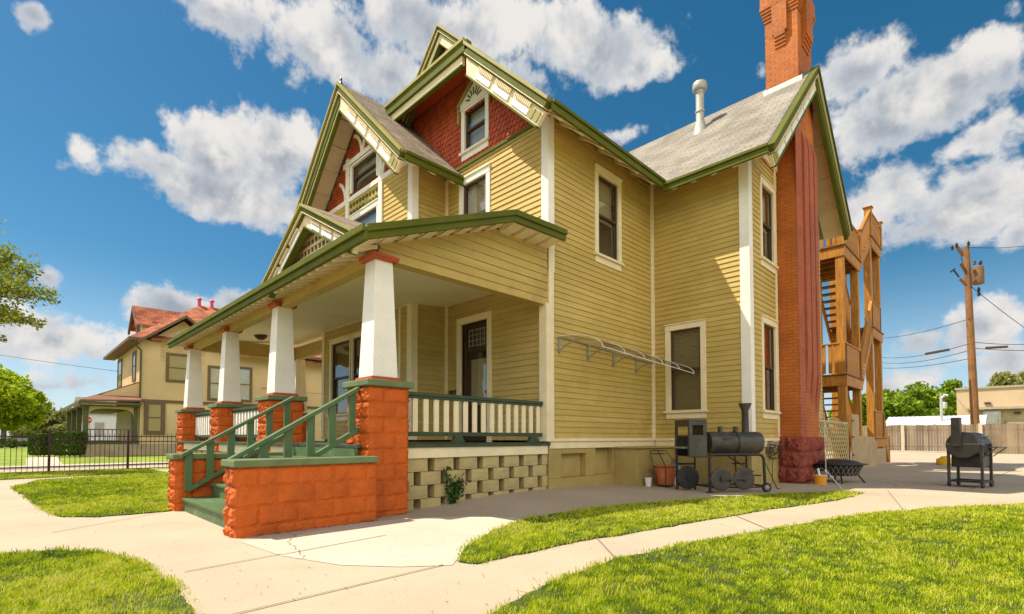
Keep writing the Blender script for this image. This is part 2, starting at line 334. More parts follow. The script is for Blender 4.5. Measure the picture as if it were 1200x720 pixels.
# ------------------------------------------------------------------ mesh helpers
class MB:
    def __init__(s): s.v = []; s.f = []
    def poly(s, pts):
        b = len(s.v); s.v += [tuple(p) for p in pts]; s.f.append(tuple(range(b, b+len(pts)))); return s
    def hexa(s, c):           # 8 corners: bottom 4 (ccw from above), top 4
        b = len(s.v); s.v += [tuple(p) for p in c]
        for q in ((3, 2, 1, 0), (4, 5, 6, 7), (0, 1, 5, 4), (1, 2, 6, 5), (2, 3, 7, 6), (3, 0, 4, 7)): s.f.append(tuple(b+i for i in q))
        return s
    def box(s, x0, y0, z0, x1, y1, z1):
        x0, x1 = min(x0, x1), max(x0, x1); y0, y1 = min(y0, y1), max(y0, y1); z0, z1 = min(z0, z1), max(z0, z1)
        return s.hexa([(x0, y0, z0), (x1, y0, z0), (x1, y1, z0), (x0, y1, z0), (x0, y0, z1), (x1, y0, z1), (x1, y1, z1), (x0, y1, z1)])
    def obox(s, o, a, b, c):
        o, a, b, c = map(Vector, (o, a, b, c))
        return s.hexa([o, o+a, o+a+b, o+b, o+c, o+a+c, o+a+b+c, o+b+c])
    def prism(s, pts, vec):
        pts = [Vector(p) for p in pts]; vec = Vector(vec); n = len(pts); b = len(s.v)
        s.v += [tuple(p) for p in pts] + [tuple(p+vec) for p in pts]
        s.f.append(tuple(range(b+n-1, b-1, -1))); s.f.append(tuple(range(b+n, b+2*n)))
        for i in range(n): j = (i+1) % n; s.f.append((b+i, b+j, b+n+j, b+n+i))
        return s
    def tube(s, pts, r, n=8, close=False):
        pts = [Vector(p) for p in pts]; k = len(pts); b = len(s.v)
        rs = r if isinstance(r, (list, tuple)) else [r]*k
        prev = None
        for i, p in enumerate(pts):
            if close: t = pts[(i+1) % k]-pts[i-1]
            else: t = pts[min(i+1, k-1)]-pts[max(i-1, 0)]
            t.normalize()
            if prev is None:
                a = Vector((0, 0, 1)) if abs(t.z) < .9 else Vector((1, 0, 0)); u = t.cross(a).normalized()
            else: u = (prev - t*prev.dot(t)).normalized()
            prev = u; w = t.cross(u)
            for j in range(n):
                q = 2*math.pi*j/n; s.v.append(tuple(p + (u*math.cos(q)+w*math.sin(q))*rs[i]))
        for i in range(k if close else k-1):
            i2 = (i+1) % k
            for j in range(n): j2 = (j+1) % n; s.f.append((b+i*n+j, b+i*n+j2, b+i2*n+j2, b+i2*n+j))
        if not close:
            s.f.append(tuple(b+j for j in range(n-1, -1, -1))); s.f.append(tuple(b+(k-1)*n+j for j in range(n)))
        return s
    def lathe(s, prof, c, n=20, ax=None):       # prof [(r, h)], axis ax (default up)
        c = Vector(c); a = Vector(ax).normalized() if ax else Vector((0, 0, 1))
        h = Vector((1, 0, 0)) if abs(a.x) < .9 else Vector((0, 1, 0)); u = a.cross(h).normalized(); w = a.cross(u); b = len(s.v)
        for r, z in prof:
            for j in range(n):
                q = 2*math.pi*j/n; s.v.append(tuple(c + a*z + (u*math.cos(q)+w*math.sin(q))*r))
        for i in range(len(prof)-1):
            for j in range(n): j2 = (j+1) % n; s.f.append((b+i*n+j, b+i*n+j2, b+(i+1)*n+j2, b+(i+1)*n+j))
        if prof[0][0] > 1e-4: s.f.append(tuple(b+j for j in range(n-1, -1, -1)))
        if prof[-1][0] > 1e-4: s.f.append(tuple(b+(len(prof)-1)*n+j for j in range(n)))
        return s
    def build(s, name, m, parent=None, bevel=0, smooth=False, org=None):
        V = np.array(s.v, dtype=float)
        if org is None: org = Vector(((V[:, 0].min()+V[:, 0].max())/2, (V[:, 1].min()+V[:, 1].max())/2, V[:, 2].min()))
        org = Vector(org)
        me = bpy.data.meshes.new(name); me.from_pydata([tuple(p) for p in (V-np.array(org))], [], s.f); me.update()
        uvl = me.uv_layers.new(name='UVMap'); dat = np.zeros((len(me.loops), 2)); Z = Vector((0, 0, 1))
        for p in me.polygons:
            nn = p.normal
            t = Z.cross(nn).normalized() if abs(nn.z) < .98 else Vector((1, 0, 0))
            v = nn.cross(t)
            if v.z < 0: v = -v
            for li in p.loop_indices:
                co = me.vertices[me.loops[li].vertex_index].co + org
                dat[li] = (co.dot(t), co.dot(v))
        uvl.data.foreach_set('uv', dat.ravel())
        me.materials.append(MATS[m]); o = bpy.data.objects.new(name, me); COL.objects.link(o)
        if smooth:
            for p in me.polygons: p.use_smooth = True
            try: me.set_sharp_from_angle(angle=R(38))
            except Exception: pass
        if bevel:
            bv = o.modifiers.new('bevel', 'BEVEL'); bv.width = bevel; bv.segments = 2; bv.limit_method = 'ANGLE'; bv.angle_limit = R(40)
        po = Vector(parent['_org']) if parent is not None else Vector((0, 0, 0))
        o.location = org - po; o['_org'] = tuple(org)
        if parent is not None: o.parent = parent
        return o
def thing(name, label, cat, loc=(0, 0, 0), rotz=0, group=None, local=False):
    o = bpy.data.objects.new(name, None); COL.objects.link(o); o.empty_display_size = .2
    o.location = loc; o.rotation_euler = (0, 0, rotz); o['label'] = label; o['category'] = cat
    if group: o['group'] = group
    o['_org'] = (0, 0, 0) if local else tuple(loc)
    return o
def tag(o, label, cat, group=None, kind=None):
    o['label'] = label; o['category'] = cat
    if group: o['group'] = group
    if kind: o['kind'] = kind
    return o
def struct(o): o['kind'] = 'structure'; return o
def copy_tree(o, parent=None):
    c = o.copy(); COL.objects.link(c)
    if parent is not None: c.parent = parent
    for ch in o.children: copy_tree(ch, c)
    return c

class Pl:     # upright plane: u along U, height z, off along outward normal
    def __init__(s, o, U, n): s.o = Vector(o); s.U = Vector(U); s.n = Vector(n)
    def __call__(s, u, z, off=0): return s.o + s.U*u + Vector((0, 0, z)) + s.n*off
    def box(s, mb, u0, z0, u1, z1, a, b): return mb.obox(s(u0, z0, a), s.U*(u1-u0), s.n*(b-a), (0, 0, z1-z0))
PY = lambda y: Pl((0, y, 0), (1, 0, 0), (0, -1, 0))      # faces -Y, u = X
PX = lambda x: Pl((x, 0, 0), (0, 1, 0), (-1, 0, 0))      # faces -X, u = Y

def span(poly, z):
    us = []
    n = len(poly)
    for i in range(n):
        (u0, z0), (u1, z1) = poly[i], poly[(i+1) % n]
        if (z0 <= z <= z1) or (z1 <= z <= z0):
            if abs(z1-z0) < 1e-6: us += [u0, u1]
            else: us.append(u0+(u1-u0)*(z-z0)/(z1-z0))
    return (min(us), max(us)) if us else None
def clap(mb, pl, poly, holes=(), e=.108, z0=None, lip=.017):
    zs = [p[1] for p in poly]; a, b = min(zs), max(zs); st = a if z0 is None else z0
    k = 0
    cuts = sorted({h[1] for h in holes} | {h[3] for h in holes} | {p[1] for p in poly})
    while st+k*e < b-1e-4:
        za, zb = st+k*e, st+(k+1)*e; k += 1
        jit = rng.uniform(-.0012, .0012)
        bounds = [max(za, a)] + [c for c in cuts if za+1e-4 < c < zb-1e-4] + [min(zb, b)]
        for zl, zh in zip(bounds, bounds[1:]):
            if zh-zl < 1e-4: continue
            s0, s1 = span(poly, zl+1e-5), span(poly, zh-1e-5)
            if not s0 or not s1: continue
            segs = [(s0[0], s0[1], s1[0], s1[1])]
            for h in holes:
                if h[1] < (zl+zh)/2 < h[3]:
                    ns = []
                    for q in segs:
                        if h[2] <= min(q[0], q[2]) or h[0] >= max(q[1], q[3]): ns.append(q); continue
                        if h[0] > q[0]: ns.append((q[0], h[0], q[2], h[0]))
                        if h[2] < q[1]: ns.append((h[2], q[1], h[2], q[3]))
                    segs = ns
            ol = lip*(1-(zl-za)/e)+.002+jit; oh = lip*(1-(zh-za)/e)+.002+jit
            for u0, u1, t0, t1 in segs:
                mb.poly([pl(u0, zl, ol), pl(u1, zl, ol), pl(t1, zh, oh), pl(t0, zh, oh)])
                if zl == max(za, a): mb.poly([pl(u0, zl, 0), pl(u1, zl, 0), pl(u1, zl, ol), pl(u0, zl, ol)])
    return mb
def inpoly(poly, x, y):
    r = False; n = len(poly)
    for i in range(n):
        (x0, y0), (x1, y1) = poly[i], poly[(i+1) % n]
        if (y0 > y) != (y1 > y) and x < (x1-x0)*(y-y0)/(y1-y0)+x0: r = not r
    return r
def fishscale(mb, pl, poly, w=.125, e=.115, hole=None):
    us = [p[0] for p in poly]; zs = [p[1] for p in poly]; row = 0; z = min(zs)-.02
    while z < max(zs):
        u = min(us)-w + (w/2 if row % 2 else 0)
        while u < max(us)+w:
            hit = hole and hole[0]-.08 < u+w/2 < hole[2]+.08 and hole[1]-.10 < z+e*.8 < hole[3]+.02
            if inpoly(poly, u+w/2, z+e*.7) and inpoly(poly, u+.01, z+e*.9) and inpoly(poly, u+w-.01, z+e*.9) and not hit:
                L = e*1.5; o0 = .026+rng.uniform(-.003, .004); g = .004
                prof = [(0, .052), (.16, .018), (.5, 0), (.84, .018), (1, .052)]
                pts = [(u+g+(w-2*g)*a, z+b*1.1) for a, b in prof]
                front = [pl(uu, zz, o0*(1-(zz-z)/L)+.003) for uu, zz in pts] + [pl(u+w-g, z+L, .003), pl(u+g, z+L, .003)]
                mb.poly(front)
                for (ua, zaa), (ub, zbb) in zip(pts, pts[1:]):
                    mb.poly([pl(ua, zaa, o0*(1-(zaa-z)/L)-.009), pl(ub, zbb, o0*(1-(zbb-z)/L)-.009), pl(ub, zbb, o0*(1-(zbb-z)/L)+.003), pl(ua, zaa, o0*(1-(zaa-z)/L)+.003)])
            u += w
        z += e; row += 1
    return mb
def rockgrid(mb, o, a, b, n, amp, nu=7, nv=5, bev=.012, seed=0):
    """one rough-faced block face: origin o, edges a, b, outward n"""
    o, a, b, n = Vector(o), Vector(a), Vector(b), Vector(n); r = np.random.default_rng(seed)
    base = len(mb.v); hh = r.uniform(-1, 1, (nv+1, nu+1))
    hh = hh*.75+(hh+np.roll(hh, 1, 0)+np.roll(hh, 1, 1)+np.roll(hh, (1, 1), (0, 1)))*.4
    for j in range(nv+1):
        for i in range(nu+1):
            u, v = i/nu, j/nv; edge = min(1, min(u, 1-u, v, 1-v)*5.0)
            jx = (r.uniform(-.4, .4)/nu if 0 < i < nu else 0); jy = (r.uniform(-.4, .4)/nv if 0 < j < nv else 0)
            mb.v.append(tuple(o+a*(u+jx)+b*(v+jy)+n*((.35*amp+amp*.75*(.5+hh[j, i]*.6))*edge - bev*(1-min(1, edge*1.6)))))
    for j in range(nv):
        for i in range(nu): q = base+j*(nu+1)+i; mb.f.append((q, q+1, q+nu+2, q+nu+1))
def blockstack(mb, x0, y0, x1, y1, z0, z1, course=.2, length=.4, ampx=.028, ampy=.010, seed=1, mortar=.009, faces='xXyY'):
    """a stack of painted concrete blocks: rock-faced towards -X / +X, smoother towards -Y / +Y"""
    mb.box(x0+.014, y0+.014, z0, x1-.014, y1-.014, z1-.002); z = z1; c = 0
    while z > z0+.02:
        zl = max(z-course, z0)
        for face in faces:
            if face in 'xX': a0, a1 = y0, y1
            else: a0, a1 = x0, x1
            cuts = [a0]; p = a0+(length if c % 2 else length*.55)
            while p < a1-.08: cuts.append(p); p += length
            cuts.append(a1)
            for q, (s, t) in enumerate(zip(cuts, cuts[1:])):
                s += mortar/2; t -= mortar/2; sd = seed*1000+c*37+q*7+ord(face)
                nu = max(4, int((t-s)/.030)); kw = dict(nu=nu, nv=7, seed=sd)
                dz = zl+mortar/2; H = (0, 0, z-zl-mortar)
                if face == 'x': rockgrid(mb, (x0, t, dz), (0, s-t, 0), H, (-1, 0, 0), ampx, **kw)
                if face == 'X': rockgrid(mb, (x1, s, dz), (0, t-s, 0), H, (1, 0, 0), ampx, **kw)
                if face == 'y': rockgrid(mb, (s, y0, dz), (t-s, 0, 0), H, (0, -1, 0), ampy, **kw)
                if face == 'Y': rockgrid(mb, (t, y1, dz), (s-t, 0, 0), H, (0, 1, 0), ampy, **kw)
        z -= course; c += 1
    return mb
def ss(t): t = max(0, min(1, t)); return t*t*(3-2*t)
def zg(x, y): return ss((y-4.3)/1.3)*ss((x-3.9)/1.8)*(.085-.06*ss((x-7.2)/2))*(1-ss((y-9)/3))

# ------------------------------------------------------------------ the house
H = thing('victorian_house', 'yellow clapboard house with red shingled gables, green trim and a wide front porch', 'house', (8.4, 8.5, 0))
XR, YW, XP, YP, XW, YG, XE = 6.84, 5.914, 5.95, 8.93, 10.55, 3.765, 15.85
pR, pS, pF, pPS, pW, pG = PX(XR), PY(YW), PX(XP), PY(YP), PX(XW), PY(YG)
OH = .6

def window(pl, u0, z0, u1, z1, tr=.115, blind='blind', low='dark_inside', sill=True, head=.125, parent=None, frame_m='cream', sash_m='sash_brown', meet=.5, curtain=None, name='window'):
    """double-hung window in the opening u0..u1, z0..z1 (u0 < u1)"""
    P = parent or H
    f = MB(); pl.box(f, u0-tr, z0-.03, u0, z1+.002, -.02, .034); pl.box(f, u1, z0-.03, u1+tr, z1+.002, -.02, .034); pl.box(f, u0-tr, z1, u1+tr, z1+head, -.02, .040)
    pl.box(f, u0-tr-.012, z1+head, u1+tr+.012, z1+head+.028, -.02, .065)
    w = f.build(name, frame_m, P, .004)
    if sill:
        s = MB(); pl.box(s, u0-tr-.03, z0-.075, u1+tr+.03, z0-.028, -.02, .08); pl.box(s, u0-tr+.01, z0-.20, u1+tr-.01, z0-.077, -.02, .030); s.build('sill', frame_m, w, .004)
    zm = z0+(z1-z0)*meet; b = .045
    for nm, (za, zb, off) in {'upper': (zm-.02, z1, -.045), 'lower': (z0-.03, zm+.02, -.085)}.items():
        k = MB()
        pl.box(k, u0, za, u0+b, zb, off, off+.035); pl.box(k, u1-b, za, u1, zb, off, off+.035)
        pl.box(k, u0+b, za, u1-b, za+b, off, off+.033); pl.box(k, u0+b, zb-b, u1-b, zb, off, off+.033)
        k.build('sash', sash_m, w)
    g = MB(); g.poly([pl(u0+b, z0, -.066), pl(u1-b, z0, -.066), pl(u1-b, zm, -.066), pl(u0+b, zm, -.066)]); g.poly([pl(u0+b, zm, -.03), pl(u1-b, zm, -.03), pl(u1-b, z1-b, -.03), pl(u0+b, z1-b, -.03)])
    g.build('pane', 'glass', w)
    rv = MB()
    for a, c in ((u0-.03, u0), (u1, u1+.03)): pl.box(rv, a, z0-.03, c, z1, -.16, -.021)
    pl.box(rv, u0-.03, z1, u1+.03, z1+.03, -.16, -.021); pl.box(rv, u0-.03, z0-.06, u1+.03, z0-.03, -.16, -.021); rv.build('reveal', sash_m, w)
    bl = MB(); pl.box(bl, u0-.02, zm-.05, u1+.02, z1+.02, -.15, -.14); bl.build('blind', blind, w)
    dk = MB(); pl.box(dk, u0-.02, z0-.05, u1+.02, zm-.052, -.17, -.145); dk.build('lower_backing', low, w)  # dark colour here stands for the unlit room behind the glass
    if curtain:
        for a, c in ((u0+.02, u0+(u1-u0)*.3), (u0+(u1-u0)*.62, u1-.02)):
            cm = MB(); n = 9
            for i in range(n):
                p, q = a+(c-a)*i/n, a+(c-a)*(i+1)/n
                cm.poly([pl(p, z0, -.13+.014*(i % 2)), pl(q, z0, -.13+.014*((i+1) % 2)), pl(q, z1, -.13+.014*((i+1) % 2)), pl(p, z1, -.13+.014*(i % 2))])
            cm.build('curtain', curtain, w)
    return w

# --- walls of boards
def wall(pl, poly, holes=(), m='siding', e=.108, z0=None): return clap(MB(), pl, poly, holes, e, z0).build('wall', m, H)
DOOR = (7.53, .93, 8.37, 3.41)
wall(pR, [(YW, .95), (YP, .95), (YP, 3.9), (YW, 3.9)], [DOOR], 'olive_siding')
UW = (7.57, 4.95, 8.32, 6.42)
wall(pR, [(YW, 4.2), (YP, 4.2), (YP, 6.74), (YW, 6.74)], [UW])
SW = (8.37, 4.74, 9.09, 6.37)
wall(pS, [(XR, .985), (XW, .985), (XW, 6.93), (XR, 6.93)], [SW])
WW = (4.78, 1.62, 5.48, 3.40)
wall(pW, [(YG, .985), (YW, .985), (YW, 6.93), (YG, 6.93)], [WW], 'siding')
GU, GL = (11.31, 4.86, 12.02, 6.46), (11.29, 1.60, 12.02, 3.44)
wall(pG, [(XW, .985), (XE, .985), (XE, 7.06), (XW, 7.06)], [GU, GL])
wall(pPS, [(XP, .95), (XR, .95), (XR, 3.9), (XP, 3.9)], (), 'olive_siding')
wall(pPS, [(XP, 4.2), (XR, 4.2), (XR, 7.15), (XP, 7.15)])
BW = (10.45, 1.62, 12.58, 3.52)
wall(pF, [(YP, .95), (13.1, .95), (13.1, 4.0), (YP, 4.0)], [BW], 'olive_siding')
LW = (10.36, 4.9, 11.60, 6.36)
wall(pF, [(YP, 4.2), (13.1, 4.2), (13.1, 6.9), (YP, 6.9)], [LW])
bk = MB()
bk.box(XP+.05, 13.04, 0, XE-.05, 13.1, 9.0); bk.box(XE-.06, YG+.05, 0, XE, 13.04, 8.8)
bk.box(XR+.22, YW+.22, 3.92, XE-.1, 13.0, 4.12); bk.build('rear_wall', 'siding', H)
# porch side: boarded triangle under the roof, and the boarded beam ends
tri = [(3.42, 3.37), (6.84, 3.37), (6.84, 4.43), (5.557, 4.39), (3.42, 3.57)]
clap(MB(), PY(5.905), tri, (), .135).build('porch_gable', 'siding', H)
tb = MB(); tb.box(3.42, 5.92, 3.37, 6.82, 6.06, 3.6); tb.build('porch_beam', 'siding', H)
fb = MB(); fb.box(3.40, 6.062, 3.33, 3.56, 15.75, 3.66); fb.build('porch_beam', 'siding', H)
eb = MB(); eb.box(3.562, 15.42, 3.33, 6.3, 15.58, 3.72); eb.build('porch_beam', 'olive_siding', H)
lb = MB(); lb.box(6.1, 13.1, 3.36, 6.26, 15.40, 3.72); lb.build('porch_beam', 'olive_siding', H)

# --- red shingled gables
gp_bg = MB(); gR = [(YW-.3, 6.86), (YW-.3, 6.95), (7.49, 8.74), (10.3, 8.74), (10.3, 6.86)]
GW = (7.60, 7.16, 8.26, 8.03)     # attic window opening
bm_ = MB(); fishscale(bm_, pR, [(YW-.1, 6.84), (YW-.1, 7.05), (7.49, 8.72), (10.3, 8.72), (10.3, 6.86)], hole=GW).build('gable_shingles', 'shingle_red', H)
b2 = MB()
def backing(mb, pl, poly, hole):
    us = [q[0] for q in poly]; zs = [q[1] for q in poly]; a, b, c, d = hole
    st = sorted({min(zs), max(zs), b, d} | {q[1] for q in poly})
    for z0, z1 in zip(st, st[1:]):
        s0, s1 = span(poly, z0+1e-4), span(poly, z1-1e-4)
        if b <= (z0+z1)/2 <= d:
            mb.poly([pl(s0[0], z0, .001), pl(a, z0, .001), pl(a, z1, .001), pl(s1[0], z1, .001)]); mb.poly([pl(c, z0, .001), pl(s0[1], z0, .001), pl(s1[1], z1, .001), pl(c, z1, .001)])
        else: mb.poly([pl(s0[0], z0, .001), pl(s0[1], z0, .001), pl(s1[1], z1, .001), pl(s1[0], z1, .001)])
    return mb
backing(b2, pR, [(YW, 6.78), (YW, 7.15), (7.47, 8.7), (10.3, 8.7), (10.3, 6.78)], GW).build('gable_backing', 'shingle_gap', H)
aw = (10.39, 7.12, 11.57, 7.75)
b3 = MB(); fishscale(b3, pF, [(8.9, 6.98), (11.03, 9.08), (13.16, 6.98)], .11, .10, aw).build('gable_shingles', 'shingle_red', H)
b4 = MB(); backing(b4, pF, [(8.9, 6.95), (11.03, 9.08), (13.16, 6.95)], aw).build('gable_backing', 'shingle_gap', H)
b5 = MB(); fishscale(b5, pG, [(XW, 7.2), (XW, 7.0), (13.2, 9.5), (XE, 7.0), (XE, 7.2)][:0] or [(10.6, 7.0), (13.2, 9.52), (15.8, 7.0)], .12, .11).build('gable_shingles', 'shingle_red', H)
b6 = MB(); b6.poly([pG(u, z, .001) for u, z in [(XW, 7.06), (13.2, 9.6), (XE, 7.06)]]).build('gable_backing', 'shingle_gap', H)

# --- corner boards, belts and base trim
def board(pl, u0, z0, u1, z1, a=.0, b=.034, m='cream', name='trim_board', bev=.004):
    k = MB(); pl.box(k, u0, z0, u1, z1, a, b); return k.build(name, m, H, bev)
def corner(x, y, z0, z1, w=.13, m='cream', sx=1, sy=1):
    """corner board: wraps the outer corner at x, y, running +x*sx along -Y face and +y*sy along -X face"""
    k = MB(); t = .036
    k.box(x-t, y-t, z0, x+w, y, z1); k.box(x-t, y+.0, z0, x, y+w, z1); return k.build('corner_board', m, H, .004)
corner(XR, YW, 4.0, 6.9, .135, 'white'); board(pS, XR-.036, .93, XR+.10, 4.48, 0, .05)
kb = MB(); kb.box(XR-.12, YW-.06, .93, XR, YW+.12, 3.4); kb.build('corner_board', 'cream', H, .004)
corner(XW, YG, .985, 6.98, .16, 'white'); corner(XP, YP, .95, 3.92, .13, 'cream'); corner(XP, YP, 4.2, 6.85, .13, 'white')
for pl, u, z0, z1 in ((pS, XW-.10, .985, 6.9), ): board(pl, u, z0, u+.10, z1, 0, .03)
board(pR, YP-.10, .95, YP-.0, 3.9, 0, .03); board(pR, YP-.09, 4.2, YP, 6.74, 0, .03); board(pF, 13.0, .95, 13.13, 4.0, 0, .034); board(pF, 9.32, .95, 9.40, 3.95, 0, .03)
board(pG, 12.12, .985, 12.22, 7.06, 0, .03); board(pW, YW-.05, .985, YW-.031, 6.9, 0, .03)
board(pR, YW+.14, 6.742, 8.6, 6.80, 0, .03, 'olive_trim'); board(pR, YW+.14, 6.80, 8.6, 6.86, 0, .06, 'fascia_green', 'belt_course')
board(pG, XW+.125, 7.06, 12.3, 7.20, 0, .045, 'cream', 'belt_course')
# window group of the front gable
board(pF, 8.80, 6.88, 13.2, 6.99, 0, .055, 'white', 'belt_course')
board(pF, 10.10, 4.3, 10.26, 8.02, .0, .05, 'white'); board(pF, 11.70, 4.3, 11.86, 8.02, .0, .05, 'white')
board(pF, 9.98, 7.80, 11.98, 7.93, 0, .060, 'white', 'belt_course')
board(pF, 10.26, 6.38, 11.70, 6.47, 0, .045, 'white'); dp = MB(); pF.box(dp, 10.26, 6.472, 11.70, 6.878, 0, .02)
dp.build('carved_panel', 'siding', H); cv = MB()
for i in range(9):
    for j in range(2):
        cv.lathe([(.055, 0), (.055, .018), (.03, .026)], pF(10.37+i*.154, 6.58+j*.19, .021), 10, (-1, 0, 0))
cv.build('carved_relief', 'fascia_green', H)
def arc(pl, uc, zc, r, a0, a1, w=.085, n=10, a=.0, b=.05):
    k = MB()
    for i in range(n):
        t0, t1 = R(a0+(a1-a0)*i/n), R(a0+(a1-a0)*(i+1)/n)
        q = [pl(uc+(r+s)*math.cos(t), zc+(r+s)*math.sin(t), a) for t, s in ((t0, -w/2), (t1, -w/2), (t1, w/2), (t0, w/2))]
        k.prism(q, pl.n*(b-a))
    return k.build('curved_brace', 'white', H)
arc(pF, 10.10-.62, 6.99+.0, .60, 0, 62); arc(pF, 11.86+.62, 6.99, .60, 118, 180)
arc(pF, 11.03-.62, 7.93+.0, .58, 0, 70); arc(pF, 11.03+.62, 7.93, .58, 110, 180)
# base: water table, foundation, window wells
for pl, u0, u1 in ((pS, XR, XW), (pG, XW-.02, 12.15), (pW, YG, YW-.05)):
    k = MB(); pl.box(k, u0, .93, u1, .985, -.01, .062); pl.box(k, u0, .80, u1, .93, -.01, .030); k.build('water_table', 'cream', H, .004)
fd = MB()
pS.box(fd, XR, -.15, XW, .255, -.3, .012); pS.box(fd, XR, .255, 7.19, .80, -.3, .012); pS.box(fd, 7.93, .255, 8.24, .80, -.3, .012); pS.box(fd, 8.86, .255, XW, .80, -.3, .012)
pS.box(fd, 7.19, .255, 7.93, .79, -.3, -.12); pS.box(fd, 8.24, .255, 8.86, .79, -.3, -.12); pS.box(fd, 7.19, .70, 7.93, .80, -.12, .008)
pW.box(fd, YG+.302, -.15, YW-.013, .80, -.3, .012); pG.box(fd, XW-.012, -.15, XE, .80, -.3, .012); fd.build('foundation', 'foundation', H, .01)
bh = MB(); bh.box(8.90, 5.36, -.1, XW-.013, YW-.013, .775); bh.build('cellar_bulkhead', 'foundation', H, .012)
bt = MB(); bt.box(8.86, 5.32, .777, XW-.013, YW-.013, .815); bt.build('bulkhead_cover', 'foundation', H, .01)

# --- windows and doors
window(pS, *SW, blind='blind', low='dark_inside'); window(pW, *WW, blind='blind_dark', low='blind_dark', tr=.12)
window(pG, *GU, blind='curtain', low='dark_inside', tr=.11); window(pG, *GL, blind='plate_red', low='dark_inside', tr=.11)
window(pR, *UW, blind='blind', low='dark_inside', frame_m='white', sill=False, curtain='curtain', head=.13, tr=.12)
window(pF, *LW, blind='curtain', low='curtain', frame_m='white', sill=False, tr=.09)
wa = window(pF, *aw, blind='curtain', low='blind_dark', frame_m='white', sill=False, tr=.10, head=.05, meet=.5)  # upper blind kept pale: sky reflection put into its colour
# big double window on the porch
for a, b in ((10.45, 11.44), (11.60, 12.58)):
    window(pF, a, 1.62, b, 3.42, blind='blind_dark', low='blind_dark', tr=.10, head=.10)
# pointed attic window
w = window(pR, *GW, blind='curtain', low='blind', frame_m='white', sill=True, tr=.11, head=.04)  # pale upper blind stands for sky mirrored in the pane
hd = MB(); u0, u1, zt = GW[0]-.11, GW[2]+.11, GW[3]+.04
hd.prism([pR(u0, zt+.03, .01), pR(u1, zt+.03, .01), pR(u1, zt+.12, .01), pR((u0+u1)/2, 8.50, .01), pR(u0, zt+.12, .01)], pR.n*.045); hd.build('window_head', 'white', w)
sp = MB(); c0 = ((u0+u1)/2, zt+.05)
for i in range(7):
    t = R(20+i*23.3); r0, r1 = .12, .27
    d = pR.U*math.cos(t)+Vector((0, 0, math.sin(t))); e = pR.U*(-math.sin(t))+Vector((0, 0, math.cos(t)))
    sp.obox(pR(c0[0], c0[1], .056)+d*r0-e*.016, d*(r1-r0), e*.032, pR.n*.008)
sp.build('carved_spokes', 'fascia_green', w)
hh = MB()
for s in (-1, 1):
    c = (u0+u1)/2; p0, p1 = pR(c, 8.55, 0), pR(c+s*(u1-u0)/2+s*.05, zt+.08, 0); d = p1-p0; nrm = Vector((0, -s*d.z, s*d.y)).normalized()*.05
    if nrm.z < 0: nrm = -nrm
    hh.obox(p0, d, pR.n*.10, nrm); hh.obox(pR(c+s*((u1-u0)/2+.045), zt-.28, 0), pR.U*s*.03, pR.n*.08, (0, 0, .36))
hh.build('window_hood', 'olive_trim', w)
# front door with a leaded top light
dr = MB(); u0, z0, u1, z1 = DOOR
pR.box(dr, u0-.13, z0-.03, u0, z1+.002, -.02, .036); pR.box(dr, u1, z0-.03, u1+.13, z1+.002, -.02, .036); pR.box(dr, u0-.13, z1, u1+.13, z1+.14, -.02, .042)
df = dr.build('door_frame', 'cream', H, .004)
rv = MB(); pR.box(rv, u0-.02, z0-.02, u0, z1, -.2, -.021); pR.box(rv, u1, z0-.02, u1+.02, z1, -.2, -.021); pR.box(rv, u0, z1, u1, z1+.02, -.2, -.021); rv.build('door_jamb', 'door_brown', df)
dd = MB(); st = .11
pR.box(dd, u0+.005, z0, u0+st, z1-.005, -.10, -.055); pR.box(dd, u1-st, z0, u1-.005, z1-.005, -.10, -.055); pR.box(dd, u0+st, z0, u1-st, z0+.75, -.10, -.06); pR.box(dd, u0+st, z1-.10, u1-st, z1-.005, -.10, -.06); pR.box(dd, u0+st, z1-.62, u1-st, z1-.52, -.10, -.06)
do_ = dd.build('door', 'door_brown', H, .004)
g = MB(); g.poly([pR(a, b, -.08) for a, b in ((u0+st, z0+.75), (u1-st, z0+.75), (u1-st, z1-.1), (u0+st, z1-.1))]); g.build('pane', 'glass', do_)
cu = MB(); pR.box(cu, u0+st+.03, z0+.75, u1-st-.03, z1-.75, -.17, -.16); cu.build('door_curtain', 'blind', do_)
ld = MB()
for i in range(5):
    q = u0+st+.06+i*(u1-u0-2*st-.12)/4; pR.box(ld, q-.006, z1-.5, q+.006, z1-.12, -.075, -.062)
for j in range(4): pR.box(ld, u0+st+.04, z1-.48+j*.11, u1-st-.04, z1-.468+j*.11, -.075, -.0625)
ld.build('leaded_light', 'galvanised', do_)
kn = MB(); kn.lathe([(.012, 0), (.012, .03), (.03, .045), (.026, .065), (0, .072)], pR(u0+.055, z0+1.0, -.055), 12, (-1, 0, 0)); kn.build('handle', 'black_iron', do_, smooth=True)
bkd = MB(); pR.box(bkd, u0-.02, z0, u1+.02, z1, -.23, -.21); bkd.build('door_backing', 'interior_dark', do_)
mb_ = MB(); pR.box(mb_, 8.62, 1.93, 8.72, 2.02, .01, .07); pR.box(mb_, 8.50, 1.92, 8.58, 2.03, .01, .035); mb_.build('doorbell_box', 'sash_brown', H, .006)

